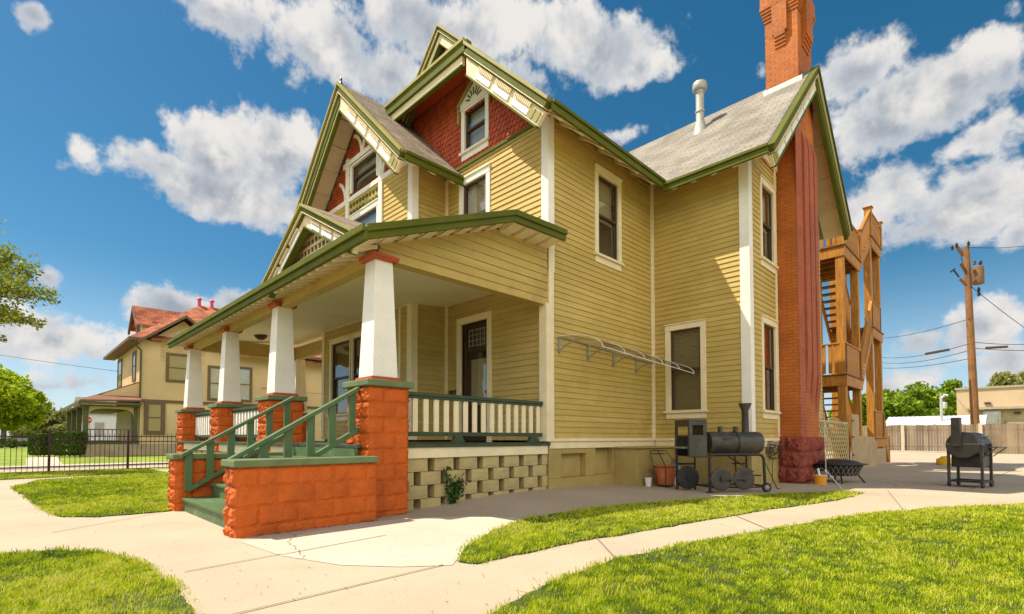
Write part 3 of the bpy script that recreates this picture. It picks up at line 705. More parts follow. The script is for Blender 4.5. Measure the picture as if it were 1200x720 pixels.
# --- roofs
def slab(polys, m='roof_tan', t=.05, name='roof', parent=None):
    k = MB()
    for p in polys: k.prism([Vector(q)-Vector((0, 0, t)) for q in p], (0, 0, t))
    return k.build(name, m, parent or H)
ZR = 10.22; YC = 8.92
slab([[(6.24, 5.3, 6.6), (9.95, 5.3, 6.6), (13.2, 8.42, 9.72), (13.2, YC, ZR), (6.66, YC, ZR), (6.66, 7.49, 8.79), (6.24, 7.49, 8.79)]])
slab([[(6.66, YC, ZR), (15, YC, ZR), (15, 13.4, 5.75), (6.24, 13.4, 5.75), (6.24, 10.35, 8.79), (6.66, 10.35, 8.79)]])
slab([[(6.24, 7.49, 8.80), (6.98, 7.49, 8.84), (6.98, 10.35, 8.84), (6.24, 10.35, 8.80)]])      # pent over the clipped gable
ZW = 9.70
slab([[(9.95, 3.165, 6.48), (13.2, 3.165, ZW), (13.2, 8.42, ZW), (9.95, 5.3, 6.55)]])
slab([[(13.2, 3.165, ZW), (16.38, 3.165, 6.72), (16.38, 13.2, 6.72), (13.2, 13.2, ZW)]])
slab([[(5.35, 8.29, 6.6), (9.5, 8.29, 6.6), (9.5, 11.03, 9.32), (5.35, 11.03, 9.32)]], 'roof_grey'); slab([[(5.35, 11.03, 9.32), (9.5, 11.03, 9.32), (9.5, 13.77, 6.6), (5.35, 13.77, 6.6)]], 'roof_grey')
slab([[(3.0, 5.5, 3.55), (5.557, 5.5, 4.555), (5.557, 15.9, 4.555), (3.0, 15.9, 3.55)], [(5.559, 5.5, 4.555), (6.80, 5.5, 4.60), (6.80, 15.9, 4.60), (5.559, 15.9, 4.555)]], 'roof_grey', .04, 'porch_roof')
fin = MB(); fin.lathe([(.05, 0), (.02, .06), (.028, .12), (.0, .2)], (5.35, 11.03, 9.30), 8); fin.build('finial', 'black_iron', H)
vly = MB(); vly.prism([(9.93, 5.20, 6.53), (10.1, 5.30, 6.66), (10.45, 5.72, 7.09), (10.30, 5.78, 7.12)], (0, 0, .02)); vly.build('valley_flashing', 'flash_metal', H)

# --- bargeboards: bands on the face of a rake, dentils and pale panels
def barge(pl, a, b, scale=1.0, face=0.0, panels=True, crown='olive_trim'):
    """a (low end) to b (apex) in plane coordinates, on the front of pl"""
    A, B = Vector(a), Vector(b); L = (B-A).length; d = (B-A)/L; sgn = 1 if d.x > 0 else -1
    t = Vector((d.y*sgn, -d.x*sgn))               # down, square to the slope
    def rect(mb, s0, s1, t0, t1, o0, o1, m0=0.0, m1=0.0):
        q = []
        for s, tt in ((s0+m0*t0, t0), (s1-m1*t0, t0), (s1-m1*t1, t1), (s0+m0*t1, t1)):
            p = A+d*s+t*tt; q.append(pl(p.x, p.y, face+o0))
        mb.prism(q, pl.n*(o1-o0))
    k = scale*.88; mi = abs(d.y)/max(.05, abs(d.x)) if abs(d.y) > .01 else 0  # mitre so both rakes meet upright at the apex
    mg = MB(); rect(mg, 0, L, .06*k, .19*k, -.05, .075, 0, mi); rect(mg, 0, L, .205*k, .235*k, -.05, .06, 0, mi); g_ = mg.build('bargeboard', 'fascia_green', H)
    if not panels and k > .8: b0 = MB(); rect(b0, 0, L, .236*k, .40*k, -.05, .05, 0, mi); b0.build('broad_band', 'fascia_green', g_)
    mc = MB(); rect(mc, 0, L, .0, .06*k, -.05, .11, 0, mi); mc.build('crown_moulding', crown, g_)
    mf = MB(); rect(mf, 0, L, .235*k, .52*k, -.05, .02, 0, mi); rect(mf, 0, L, .19*k, .205*k, -.05, .09, 0, mi); mf.build('frieze', 'cream', g_)
    ml = MB(); rect(ml, 0, L, .52*k, .555*k, -.05, .045, 0, mi); ml.build('lower_moulding', 'fascia_green', g_)
    if panels:
        md = MB(); mp = MB(); s = .42*k; pn = .62*k
        mo = MB()
        for s_ in (.06*k, .24*k): rect(mo, s_, s_+.12*k, .29*k, .48*k, .02, .04)
        mo.build('corner_block', 'olive_trim', g_)
        while s+pn < L-.45*k*max(1, mi):
            rect(mp, s, s+pn, .37*k, .475*k, .02, .042)
            q = s
            while q < s+pn-.02: rect(md, q, q+.032*k, .25*k, .335*k, .02, .06); q += .064*k
            s += pn+.16*k
        if mp.v: mp.build('raised_panel', 'panel_white', g_); md.build('dentils', 'cream', g_)
    return g_
def soffit(pl, a, b, depth, drop=.07, nb=0, m='cream'):
    A, B = a, b; k = MB(); k.poly([pl(A[0], A[1]-drop, 0), pl(B[0], B[1]-drop, 0), pl(B[0], B[1]-drop, -depth), pl(A[0], A[1]-drop, -depth)])
    for i in range(1, nb+1):
        f = i/(nb+1); u, z = A[0]+(B[0]-A[0])*f, A[1]+(B[1]-A[1])*f-drop
        du, dz = (B[0]-A[0]), (B[1]-A[1]); l = math.hypot(du, dz); du, dz = du/l, dz/l
        k.prism([pl(u-du*.02, z-dz*.02, 0), pl(u+du*.02, z+dz*.02, 0), pl(u+du*.02, z+dz*.02-.05, 0), pl(u-du*.02, z-dz*.02-.05, 0)], -pl.n*depth)
    return k.build('soffit', m, H)
bR, bP = PX(6.24), PX(5.35)
barge(bR, (5.3, 6.6), (7.49, 8.79)); soffit(bR, (5.3, 6.6), (7.49, 8.79), .6, .08, 3)
barge(bP, (8.29, 6.6), (11.03, 9.32)); barge(bP, (13.77, 6.6), (11.03, 9.32), panels=False)
soffit(bP, (8.29, 6.6), (11.03, 9.32), .6, .08, 5); soffit(bP, (13.77, 6.6), (11.03, 9.32), .6, .08, 5)
# clipped top of the side gable: level eave, then the small gablet on it
k = MB(); bR.box(k, 7.42, 8.60, 10.42, 8.80, -.05, .075); ge = k.build('eave_fascia', 'fascia_green', H)
k = MB(); bR.box(k, 7.5, 8.80, 10.42, 8.86, -.05, .11); k.build('crown_moulding', 'olive_trim', ge)
k = MB(); bR.box(k, 7.62, 8.43, 10.42, 8.598, -.05, .02); k.build('frieze', 'cream', ge)
k = MB(); bR.box(k, 7.66, 8.39, 10.42, 8.429, -.05, .035); k.build('lower_moulding', 'fascia_green', ge)
k = MB(); k.poly([(6.25, 7.5, 8.74), (6.25, 10.4, 8.74), (6.84, 10.4, 8.74), (6.84, 7.5, 8.74)]); k.build('soffit', 'plate_red', ge)
gb = PX(6.66); barge(gb, (7.42, 8.72), (YC, ZR), .62, 0, False); barge(gb, (10.42, 8.72), (YC, ZR), .62, 0, False)
k = MB(); k.poly([pR(a, b, -.12) for a, b in ((7.5, 8.8), (YC, 10.15), (10.34, 8.8))]); k.build('gablet_wall', 'olive_trim', H)
k = MB(); k.poly([pR(a, b, -.115) for a, b in ((8.35, 9.0), (YC, 9.62), (9.5, 9.0))]); k.build('gablet_vent', 'interior_dark', H)
for s in (-1, 1):
    k = MB(); k.prism([gb(YC, 9.86, -.22), gb(YC+s*.85, 8.98, -.22), gb(YC+s*.66, 8.98, -.22), gb(YC, 9.66, -.22)], gb.n*.05); k.build('gablet_trim', 'cream', H)
# wing gable (faces the yard)
bG = PY(3.165)
barge(bG, (9.95, 6.48), (13.2, ZW), .9, crown='fascia_green'); barge(bG, (16.38, 6.72), (13.2, ZW), .92, panels=False, crown='fascia_green')
soffit(bG, (9.95, 6.48), (13.2, ZW), .6, .08, 4); soffit(bG, (16.38, 6.72), (13.2, ZW), .6, .08, 4)
# level eaves with brackets
def eave(p0, p1, inward, zt, zwall, m='fascia_green', nb=5, h=.17, bm=.1):
    p0, p1, n = Vector(p0), Vector(p1), Vector(inward); d = (p1-p0); L = d.length; d /= L; dep = n.length; n = n.normalized()
    k = MB(); k.obox(p0+Vector((0, 0, zt-h))-n*.02, d*L, n*.05, (0, 0, h)); f = k.build('eave_fascia', m, H, .006)
    k = MB(); k.obox(p0+Vector((0, 0, zt-.05))-n*.055, d*L, n*.034, (0, 0, .06)); k.build('gutter', m, f, .006)
    k = MB(); a, b = zt-h+.02, zwall
    k.poly([p0+n*.03+Vector((0, 0, a)), p1+n*.03+Vector((0, 0, a)), p1+n*dep+Vector((0, 0, b)), p0+n*dep+Vector((0, 0, b))]); k.build('soffit', 'cream', f)
    for i in range(nb):
        q = p0+d*(L*(i+.5)/nb); k = MB(); w = bm
        k.prism([q-d*w/2+n*.06+Vector((0, 0, a-.0)), q-d*w/2+n*dep+Vector((0, 0, b)), q-d*w/2+n*dep+Vector((0, 0, b-.07)), q-d*w/2+n*(dep*.55)+Vector((0, 0, a+(b-a)*.55-.05)), q-d*w/2+n*.10+Vector((0, 0, a-.005))], d*w); k.build('bracket', 'cream', f, .008)
eave((6.24, 5.3, 0), (9.95, 5.3, 0), (0, .6, 0), 6.58, 6.90, nb=6)
eave((9.95, 3.165, 0), (9.95, 5.3, 0), (.6, 0, 0), 6.50, 6.88, nb=5)
eave((5.35, 8.29, 0), (XR, 8.29, 0), (0, .64, 0), 6.58, 6.9, nb=3)
k = MB(); k.poly([(5.4, 13.75, 6.5), (6.8, 13.75, 6.5), (6.8, 13.1, 6.9), (5.4, 13.1, 6.9)]); k.build('soffit', 'cream', H)

# --- chimney
ch = MB(); ch.prism([(12.28, YG-.02, 1.0), (13.76, YG-.02, 1.0), (13.76, YG-.02, 9.3), (12.80, YG-.02, 9.3), (12.56, YG-.02, 8.3), (12.28, YG-.02, 6.4)], (0, -.40, 0)); chm = ch.build('chimney', 'chimney_brick', H)
rb = MB()
for x0, x1, y, zc_ in ((12.284, 12.72, 3.335, 1.0), (12.77, 13.10, 3.295, 2.75), (13.15, 13.46, 3.285, 2.5), (13.51, 13.756, 3.275, 2.3)):
    top = 7.75 if y < 3.3 else 8.0
    if y > 3.3: rb.box(x0, y, 1.02, x1, 3.346, top)
    else:
        rb.prism([(x0, 3.346, zc_-.75), (x0, y, zc_), (x0, y, top), (x0, 3.346, top+.35)], (x1-x0, 0, 0))
rb.build('brick_ribs', 'chimney_red', chm)
stn = MB(); blockstack(stn, 12.14, 3.27, 13.86, YG-.0, -.1, 1.02, .335, .62, .055, .05, 5, .012, 'xyX'); stn.build('stone_base', 'stone_red', chm)
sk = MB(); sk.box(12.80, 3.39, 9.0, 13.90, 4.10, 11.05)
for i in range(5): sk.box(12.80-.018*(i+1), 3.39-.018*(i+1), 11.05+i*.075, 13.90+.018*(i+1), 4.10+.018*(i+1), 11.05+(i+1)*.075)
sk.box(12.72, 3.31, 11.425, 13.98, 4.18, 11.75); sk.build('chimney_stack', 'chimney_brick', chm)
pi = MB(); pi.box(12.715, 3.60, 10.62, 12.80, 3.92, 11.43)
for i in range(4): pi.box(12.80-.021*(i+1)+.0, 3.64, 10.30+i*.08, 12.80, 3.88, 10.38+i*.08)
for i in range(4): pi.box(13.1, 3.39-.03*(i+1), 10.30+i*.08, 13.6, 3.39, 10.38+i*.08)
pi.box(13.1, 3.27, 10.62, 13.6, 3.39, 11.43); pi.build('corbelled_pilaster', 'chimney_brick', chm)
fl = MB(); fl.prism([(12.74, 3.30, 9.235), (12.80, 3.30, 9.30), (12.80, 4.14, 9.30), (12.74, 4.14, 9.235)], (0, 0, .10)); fl.build('flashing', 'flash_metal', chm)
# vent pipe on the wing roof
vp = MB(); vc = (12.37, 5.55, 8.70); vp.lathe([(.225, -.12), (.19, .0), (.12, .35), (.10, .40), (.10, 1.12), (.11, 1.12), (.11, 1.18), (.165, 1.20), (.18, 1.23), (.18, 1.34), (.165, 1.39), (.10, 1.43), (0, 1.44)], vc, 20); vp.lathe([(.118, .62), (.118, .66)], vc, 20)
vp.build('vent_pipe', 'vent_metal', H, smooth=True)

# --- awning on the side wall
am = MB(); N = 10; X0, X1 = 7.09, 10.50
def aw_pt(x, t): zz = 2.85-.15*(x-X0)/(X1-X0); return Vector((x, YW-.02-.98*math.sin(t*math.pi/2)**1.0, zz-.31*(1-math.cos(t*math.pi/2))**.9))
for i in range(N): am.poly([aw_pt(X0, i/N), aw_pt(X1, i/N), aw_pt(X1, (i+1)/N), aw_pt(X0, (i+1)/N)])
awn = am.build('awning', 'polycarbonate', H, smooth=True)
nb = 6
for i in range(nb):
    x = X0+(X1-X0)*i/(nb-1); k = MB(); k.tube([aw_pt(x, j/N)+Vector((0, 0, .006)) for j in range(N+1)], .006, 6); k.build('awning_rib', 'white', awn)
k = MB(); k.tube([aw_pt(X0, 1), aw_pt(X1, 1)], .007, 6); k.build('awning_rail', 'white', awn); k = MB(); k.tube([aw_pt(X0, 0), aw_pt(X1, 0)], .014, 6); k.build('awning_rail', 'galvanised', awn)
for i in range(4):
    x = X0+.02+i*.88; p = aw_pt(x, 0); k = MB(); k.box(x-.02, YW-.05, p.z-.30, x+.02, YW-.012, p.z-.01); k.tube([(x, YW-.03, p.z-.25), (x, YW-.22, p.z-.16), (x, YW-.5, p.z-.10)], .014, 6); k.build('awning_bracket', 'galvanised', awn)

# --- porch
PYs = [5.70, 9.07, 12.07, 15.16]; PX0, PW = 3.18, .586
for i, y in enumerate(PYs):
    k = MB(); blockstack(k, PX0, y, PX0+PW, y+PW, -.05, 1.65, .2, .4, .030, .004, 10+i, .009); pr = k.build('pier', 'block_orange', H)
    k = MB(); k.box(PX0-.05, y-.05, 1.65, PX0+PW+.05, y+PW+.05, 1.735); k.build('pier_cap', 'cap_green', pr, .015)
    cx, cy = PX0+PW/2, y+PW/2
    def frus(mb, h0, z0, h1, z1): mb.hexa([(cx-h0, cy-h0, z0), (cx+h0, cy-h0, z0), (cx+h0, cy+h0, z0), (cx-h0, cy+h0, z0), (cx-h1, cy-h1, z1), (cx+h1, cy-h1, z1), (cx+h1, cy+h1, z1), (cx-h1, cy+h1, z1)])
    k = MB(); frus(k, .185, 1.79, .130, 3.335); cl = k.build('column', 'white', H, .006)
    k = MB(); frus(k, .225, 1.735, .215, 1.79); k.build('column_base', 'plate_red', cl, .006)
    k = MB(); frus(k, .175, 3.335, .195, 3.365); frus(k, .195, 3.366, .195, 3.41); k.build('column_capital', 'plate_red', cl, .006)
# rear column at the far end of the porch
cx, cy = 6.25, 15.45
k = MB(); blockstack(k, 5.96, 15.16, 6.546, 15.746, -.05, 1.65, .2, .4, .03, .012, 21); pr = k.build('pier', 'block_orange', H)
k = MB(); k.box(5.91, 15.11, 1.65, 6.6, 15.8, 1.735); k.build('pier_cap', 'cap_green', pr, .015)
k = MB(); frus(k, .185, 1.735, .130, 3.38); k.build('column', 'white', H, .006)
# floor, skirt and block wall below
k = MB(); k.box(3.14, 5.86, .862, XR-.002, YW-.002, .912); k.box(3.14, YW, .862, XP-.04, 15.75, .912); k.box(XP-.03, YW, .862, XR-.04, YP-.04, .912); k.build('porch_floor', 'dark_green', H, .006)
k = MB(); k.box(3.767, 5.895, .71, XR-.04, 5.93, .861); k.build('porch_skirt', 'cream', H, .003)
k = MB(); k.box(3.20, 8.45, .71, 3.25, 15.1, .861); k.build('porch_skirt', 'cream', H, .003)
lat = MB(); row = 0; z = .708
while z > -.1:
    zl = z-.188; u = 3.75 - (0.233 if row % 2 else 0) + .02
    while u < XR-.02:
        a, b = max(u+.115, 3.78), min(u+.466, XR-.015)
        if b-a > .04: rockgrid(lat, (a+.003, 5.93, zl+.003), (b-a-.006, 0, 0), (0, 0, .182), (0, -1, 0), .007, nu=5, nv=4, bev=.008, seed=int(u*100)+row); lat.box(a+.003, 5.931, zl+.003, b-.003, 6.12, zl+.185)
        u += .466
    z -= .19; row += 1
lat.build('pierced_block_wall', 'pier_block', H)
k = MB(); k.box(3.3, 6.60, -.1, XR-.1, 6.64, .70); k.build('underfloor_shade', 'interior_dark', H)  # dark sheet added behind the holes, standing for shade under the floor
fw_ = MB(); z = .708; row = 0
while z > -.1:
    zl = z-.188; u = 8.42-(.233 if row % 2 else 0)
    while u < 15.2:
        a, b = max(u+.115, 8.44), min(u+.466, 15.16)
        if b-a > .04: fw_.box(3.25, a+.003, zl+.003, 3.45, b-.003, zl+.185)
        u += .466
    z -= .19; row += 1
fw_.build('pierced_block_wall', 'pier_block', H)
# ceiling
k = MB(); k.poly([(3.5, 6.0, 3.64), (XR, 6.0, 3.885), (XR, 15.7, 3.885), (3.5, 15.7, 3.64)]); k.build('porch_ceiling', 'ceiling_paint', H)
k = MB()
k.box(XP-.03, YP+.1, 3.80, XP-.002, 13.0, 3.84); k.build('ceiling_moulding', 'cream', H)
lp = MB(); lp.lathe([(.15, .06), (.16, .03), (.165, 0), (.15, -.02), (.13, -.06), (.07, -.10), (0, -.11)], (4.72, 14.2, 3.71), 20); lp.build('porch_light', 'sash_brown', H, smooth=True)
# porch eave, rake fascia, scalloped rafter tails
k = MB(); k.box(2.97, 5.46, 3.375, 3.02, 15.92, 3.53); ef = k.build('eave_fascia', 'fascia_green', H, .006)
k = MB(); k.box(2.93, 5.44, 3.47, 2.968, 15.94, 3.56); k.build('gutter', 'fascia_green', ef, .008)
k = MB(); k.poly([(3.02, 5.5, 3.42), (3.02, 15.9, 3.42), (3.42, 15.9, 3.57), (3.42, 5.5, 3.57)]); k.build('soffit', 'cream', ef)
rt_ = MB(); n = 38
for i in range(n):
    y = 5.95+i*(15.75-5.95)/(n-1)
    rt_.prism([(3.03, y-.045, 3.415), (3.40, y-.045, 3.55), (3.40, y-.045, 3.49), (3.30, y-.045, 3.455), (3.2, y-.045, 3.42), (3.08, y-.045, 3.385)], (0, .09, 0))
rt_.build('rafter_tails', 'cream', ef)
pr_ = PY(5.5)
def rake(u0, z0, u1, z1, h=.165, ext=0):
    k = MB(); k.prism([pr_(u0, z0-h, -.03), pr_(u1, z1-h, -.03), pr_(u1, z1, -.03), pr_(u0, z0, -.03)], pr_.n*.05); f = k.build('rake_fascia', 'fascia_green', H, .006)
    k = MB(); k.prism([pr_(u0, z0-.07, .021), pr_(u1, z1-.07, .021), pr_(u1, z1+.02, .021), pr_(u0, z0+.02, .021)], pr_.n*.035); k.build('crown_moulding', 'fascia_green', f, .006)
    k = MB(); k.poly([pr_(u0, z0-h+.03, -.03), pr_(u1, z1-h+.03, -.03), pr_(u1, z1-h+.03, -.41), pr_(u0, z0-h+.03, -.41)]); k.build('soffit', 'cream', f)
    rt2 = MB(); n = max(3, int((u1-u0)/.30))
    for i in range(n):
        fr = (i+.5)/n; u, z = u0+(u1-u0)*fr, z0+(z1-z0)*fr-h+.03
        rt2.prism([(u-.11, 5.53, z-(z1-z0)/(u1-u0)*.11), (u-.11, 5.9, z-(z1-z0)/(u1-u0)*.11), (u-.11, 5.9, z-.075), (u-.11, 5.74, z-.06), (u-.11, 5.60, z-.03)], (.22, 0, (z1-z0)/(u1-u0)*.22))
    rt2.build('lookouts', 'cream', f)
rake(3.0, 3.55, 5.556, 4.555); rake(5.558, 4.555, 6.82, 4.60)
# pediment over the steps
pd = PX(3.07); ya, yc, yb, zb, zt = 5.80, 7.38, 8.92, 3.60, 4.45
sl_ = (zt-zb)/(yc-ya)
slab([[(3.0, ya-.03, zb-.01), (3.18, ya-.03, zb-.01), (5.30, yc, zt), (3.0, yc, zt)], [(3.0, yc+.001, zt), (5.30, yc+.001, zt), (3.18, yb+.03, zb-.01), (3.0, yb+.03, zb-.01)]], 'roof_grey', .03, 'pediment_roof')
barge(pd, (ya, zb), (yc, zt), .62); barge(pd, (yb, zb), (yc, zt), .62)
soffit(pd, (ya, zb), (yc, zt), .26, .05, 3); soffit(pd, (yb, zb), (yc, zt), .26, .05, 3)
k = MB(); q = PX(3.34); k.poly([q(ya+.1, zb-.02, 0), q(yc, zt-.06, 0), q(yb-.1, zb-.02, 0)]); k.build('pediment_wall', 'blind_dark', H)
lt = MB(); q = PX(3.26); s = .13
for i in range(-9, 10):
    u = yc+i*s; top = zt-.08-abs(i)*s*sl_
    if top > zb: lt.obox(q(u-.022, zb-.02, 0), (0, .044, 0), (-.02, 0, 0), (0, 0, top-zb))
j = 0
while zb+.05+j*s < zt-.15:
    z = zb+.05+j*s; hw = (zt-.08-z)/sl_; lt.obox(q(yc-hw, z, .021), (0, 2*hw, 0), (-.018, 0, 0), (0, 0, .044)); j += 1
lt.build('pediment_lattice', 'cream', H)

# --- steps, cheek walls and railings
SX, TR, RS = 1.72, .34, .182
for i in range(5):
    k = MB(); x0 = SX+TR*i
    if i < 4:
        k.box(x0, 5.865, -.05, x0+TR, 8.075, RS*(i+1)-.035); k.box(x0-.03, 5.862, RS*(i+1)-.034, x0+TR+.002, 8.078, RS*(i+1)); k.build('step', 'stair_green', H, .005)
k = MB(); k.box(3.08, 5.865, .1, 3.12, 8.075, .86); k.build('step_riser', 'stair_green', H)
for nm, y0, y1, sd in (('near', 5.484, 5.862, 31), ('far', 8.08, 8.44, 41)):
    k = MB(); blockstack(k, 1.618, y0, 3.18, y1, -.05, .70, .2, .4, .030, .004, sd, .009, 'xyY'); cw = k.build('cheek_wall', 'block_orange', H)
    k = MB(); k.box(1.578, y0-.04, .70, 3.176, y1+.02, .775); k.build('coping', 'cap_green', cw, .014)
def stair_rail(y, zoff=0):
    xa, za, xb, zb = 1.66, .72, 3.16, 1.60; sl = (zb-za)/(xb-xa)
    k = MB(); k.prism([(xa, y-.045, za), (xa, y+.045, za), (xa, y+.045, za+.055), (xa, y-.045, za+.055)], (xb-xa, 0, zb-za)); rl = k.build('stair_railing', 'stair_green', H, .006)
    k = MB(); k.prism([(xa+.1, y-.03, za-.52+.05), (xa+.1, y+.03, za-.52+.05), (xa+.1, y+.03, za-.45+.05), (xa+.1, y-.03, za-.45+.05)], (xb-xa-.1, 0, sl*(xb-xa-.1))); k.build('bottom_rail', 'stair_green', rl, .004)
    for i in range(6):
        x = xa+.10+i*.262; z0_ = za+(x-xa)*sl; lo = z0_-.50
        if i == 0: lo = max(.19, lo)
        k = MB(); k.prism([(x-.045, y-.02, max(lo, .19)), (x+.045, y-.02, max(lo, .19)+(.0)), (x+.045, y-.02, z0_+.045*sl-.002), (x-.045, y-.02, z0_-.045*sl-.002)], (0, .04, 0)); k.build('baluster', 'stair_green', rl, .003)
stair_rail(5.93); stair_rail(8.02)
def railing(p0, p1, zt, nbal, m='cream', bw=.085, feet=()):
    p0, p1 = Vector(p0), Vector(p1); d = p1-p0; L = d.length; d /= L; n = Vector((-d.y, d.x, 0))
    k = MB(); k.obox(p0-n*.045+Vector((0, 0, zt-.05)), d*L, n*.09, (0, 0, .05)); k.obox(p0-n*.03+Vector((0, 0, zt-.085)), d*L, n*.06, (0, 0, .034)); rl = k.build('porch_railing', 'dark_green', H, .006)
    k = MB(); k.obox(p0-n*.03+Vector((0, 0, zt-.62)), d*L, n*.06, (0, 0, .06)); k.build('bottom_rail', 'dark_green', rl, .005)
    for i in range(nbal):
        q = p0+d*(L*(i+.5)/nbal); w = bw
        k = MB(); k.obox(q-d*w/2-n*.014+Vector((0, 0, zt-.559)), d*w, n*.028, (0, 0, .472)); k.build('baluster', m, rl, .003)
    for f in feet:
        q = p0+d*f; k = MB(); k.prism([q-d*.13-n*.03+Vector((0, 0, .913)), q+d*.13-n*.03+Vector((0, 0, .913)), q+d*.07-n*.03+Vector((0, 0, zt-.622)), q-d*.07-n*.03+Vector((0, 0, zt-.622))], n*.06); k.build('rail_foot', 'dark_green', rl, .004)
railing((3.77, 5.98, 0), (6.72, 5.98, 0), 1.64, 16, feet=(1.05, 2.72))
for a, b in zip(PYs[1:], PYs[2:]): railing((3.47, a+PW, 0), (3.47, b, 0), 1.62, 13, 'white', .085, feet=(.2, 2.2))
railing((3.77, 15.45, 0), (5.96, 15.45, 0), 1.62, 11, 'white', .085)

# ------------------------------------------------------------------ ground
def fast(name, V, Fq, m, tone=None, parent=None, org=(0, 0, 0), smooth=False):
    """V (N,3); Fq: list of (M,k) index arrays"""
    me = bpy.data.meshes.new(name); V = np.asarray(V, float)-np.array(org); me.vertices.add(len(V)); me.vertices.foreach_set('co', V.ravel())
    loops = np.concatenate([f.ravel() for f in Fq]); sizes = np.concatenate([np.full(len(f), f.shape[1]) for f in Fq])
    me.loops.add(len(loops)); me.loops.foreach_set('vertex_index', loops.astype(np.int32))
    me.polygons.add(len(sizes)); st = np.concatenate([[0], np.cumsum(sizes)[:-1]]).astype(np.int32)
    me.polygons.foreach_set('loop_start', st); me.polygons.foreach_set('loop_total', sizes.astype(np.int32)); me.update(calc_edges=True)
    if tone is not None:
        a = me.attributes.new('tone', 'FLOAT', 'POINT'); a.data.foreach_set('value', np.asarray(tone, np.float32))
    me.materials.append(MATS[m]); o = bpy.data.objects.new(name, me); COL.objects.link(o); o['_org'] = tuple(org)
    po = Vector(parent['_org']) if parent is not None else Vector((0, 0, 0)); o.location = Vector(org)-po
    if parent is not None: o.parent = parent
    return o
def flat(name, pts, z, m, kind='structure'):
    k = MB(); k.poly([(p[0], p[1], z) for p in pts]); o = k.build(name, m, org=(0, 0, 0)); o['kind'] = kind; return o
flat('ground', [(-900, -900), (900, -900), (900, 900), (-900, 900)], -.04, 'far_grass')
# concrete yard: a sheet that rises a little towards the wall of the house
xs = np.concatenate([np.linspace(-8, 3.4, 12), np.linspace(3.6, 16, 63), np.linspace(17, 43, 14)]); ys = np.concatenate([np.linspace(-16, 3.8, 12), np.linspace(4, 7, 25), np.linspace(7.5, 19, 12)])
GV = np.array([(x, y, zg(x, y)) for y in ys for x in xs]); nx = len(xs)
GF = np.array([(j*nx+i, j*nx+i+1, (j+1)*nx+i+1, (j+1)*nx+i) for j in range(len(ys)-1) for i in range(nx-1)])
struct(fast('concrete_yard', GV, [GF], 'concrete'))
def vnoise(x, y, s, seed):
    g = np.random.default_rng(seed).random((64, 64)); x = x/s; y = y/s
    xi, yi = np.floor(x).astype(int), np.floor(y).astype(int); fx, fy = x-xi, y-yi; fx = fx*fx*(3-2*fx); fy = fy*fy*(3-2*fy)
    q = lambda a, b: g[a % 64, b % 64]
    return (q(xi, yi)*(1-fx)+q(xi+1, yi)*fx)*(1-fy)+(q(xi, yi+1)*(1-fx)+q(xi+1, yi+1)*fx)*fy
P2 = lambda L: [tuple(gp(*q)[:2]) for q in L]
SLAB = P2([(280, 635), (340, 630), (400, 616), (480, 607.5), (540, 606), (600, 607), (634, 611), (580, 622), (545, 645), (530, 663), (470, 665), (400, 663), (330, 652)])
flat('concrete_slab', SLAB, .004, 'concrete_pale')
LA = P2([(0, 652), (60, 646), (120, 648), (170, 662), (205, 688), (228, 722)]) + [(.75, 3.3), (.5, 2.2), (-.6, 1.0), (-6, 1.5), (-6, 6.4), (-1, 6.35)]
LB = P2([(14, 572), (50, 598), (72, 606), (110, 607), (150, 604)]) + [(1.58, 8.15), (1.6, 8.44), (3.2, 8.5), (3.2, 19.75), (-7, 20.2), (-7, 17.2), (-.1, 16.9), (.8, 17.05), (2.02, 17.48), (1.6, 17.0), (.5, 16.3)]
LB = P2([(14, 572), (50, 598), (72, 606), (110, 607), (150, 604)]) + [(1.58, 8.15), (1.6, 8.44), (3.2, 8.5), (3.2, 19.75), (2.4, 19.8), (2.3, 16.9), (.6, 16.2)]
LB2 = [(-8, 20.2), (-8, 17.0), (-.1, 16.88), (.8, 17.05), (1.9, 17.4), (2.39, 17.6), (2.39, 19.82)]
LC = P2([(1012, 578), (985, 577), (900, 580), (830, 585), (760, 590), (700, 596), (620, 607), (580, 622), (545, 645), (533, 660), (560, 662), (600, 652), (650, 641), (700, 632), (800, 615), (900, 598), (980, 587)])
LD = P2([(1200, 592), (1100, 596), (1000, 606), (900, 622), (800, 640), (720, 657), (650, 683), (590, 712), (560, 735), (540, 770)]) + [(1.2, 1.4), (1.6, -.8), (4, -3), (9, -4.5), (14, -4), (14, -1.2)]
LAWNS = [('front', LA), ('side', LB), ('strip', LB2), ('island', LC), ('yard', LD)]
def ragged(L, amp=.022, step=.07):
    out = []
    for (x0, y0), (x1, y1) in zip(L, L[1:]+L[:1]):
        n = max(1, int(math.hypot(x1-x0, y1-y0)/step)) if math.hypot(x0, y0) < 16 else 1; l = math.hypot(x1-x0, y1-y0) or 1
        for i in range(n):
            f = i/n; o = float(vnoise(np.array([x0+(x1-x0)*f+40]), np.array([y0+(y1-y0)*f+40]), .11, 5)[0]-.5)*2*amp + float(vnoise(np.array([x0+(x1-x0)*f+40]), np.array([y0+(y1-y0)*f+40]), .5, 6)[0]-.5)*2*amp
            out.append((x0+(x1-x0)*f-(y1-y0)/l*o, y0+(y1-y0)*f+(x1-x0)/l*o))
    return out
LAWNS = [(nm, ragged(L)) for nm, L in LAWNS]
for nm, L in LAWNS: flat('lawn_soil', L, .012, 'soil')
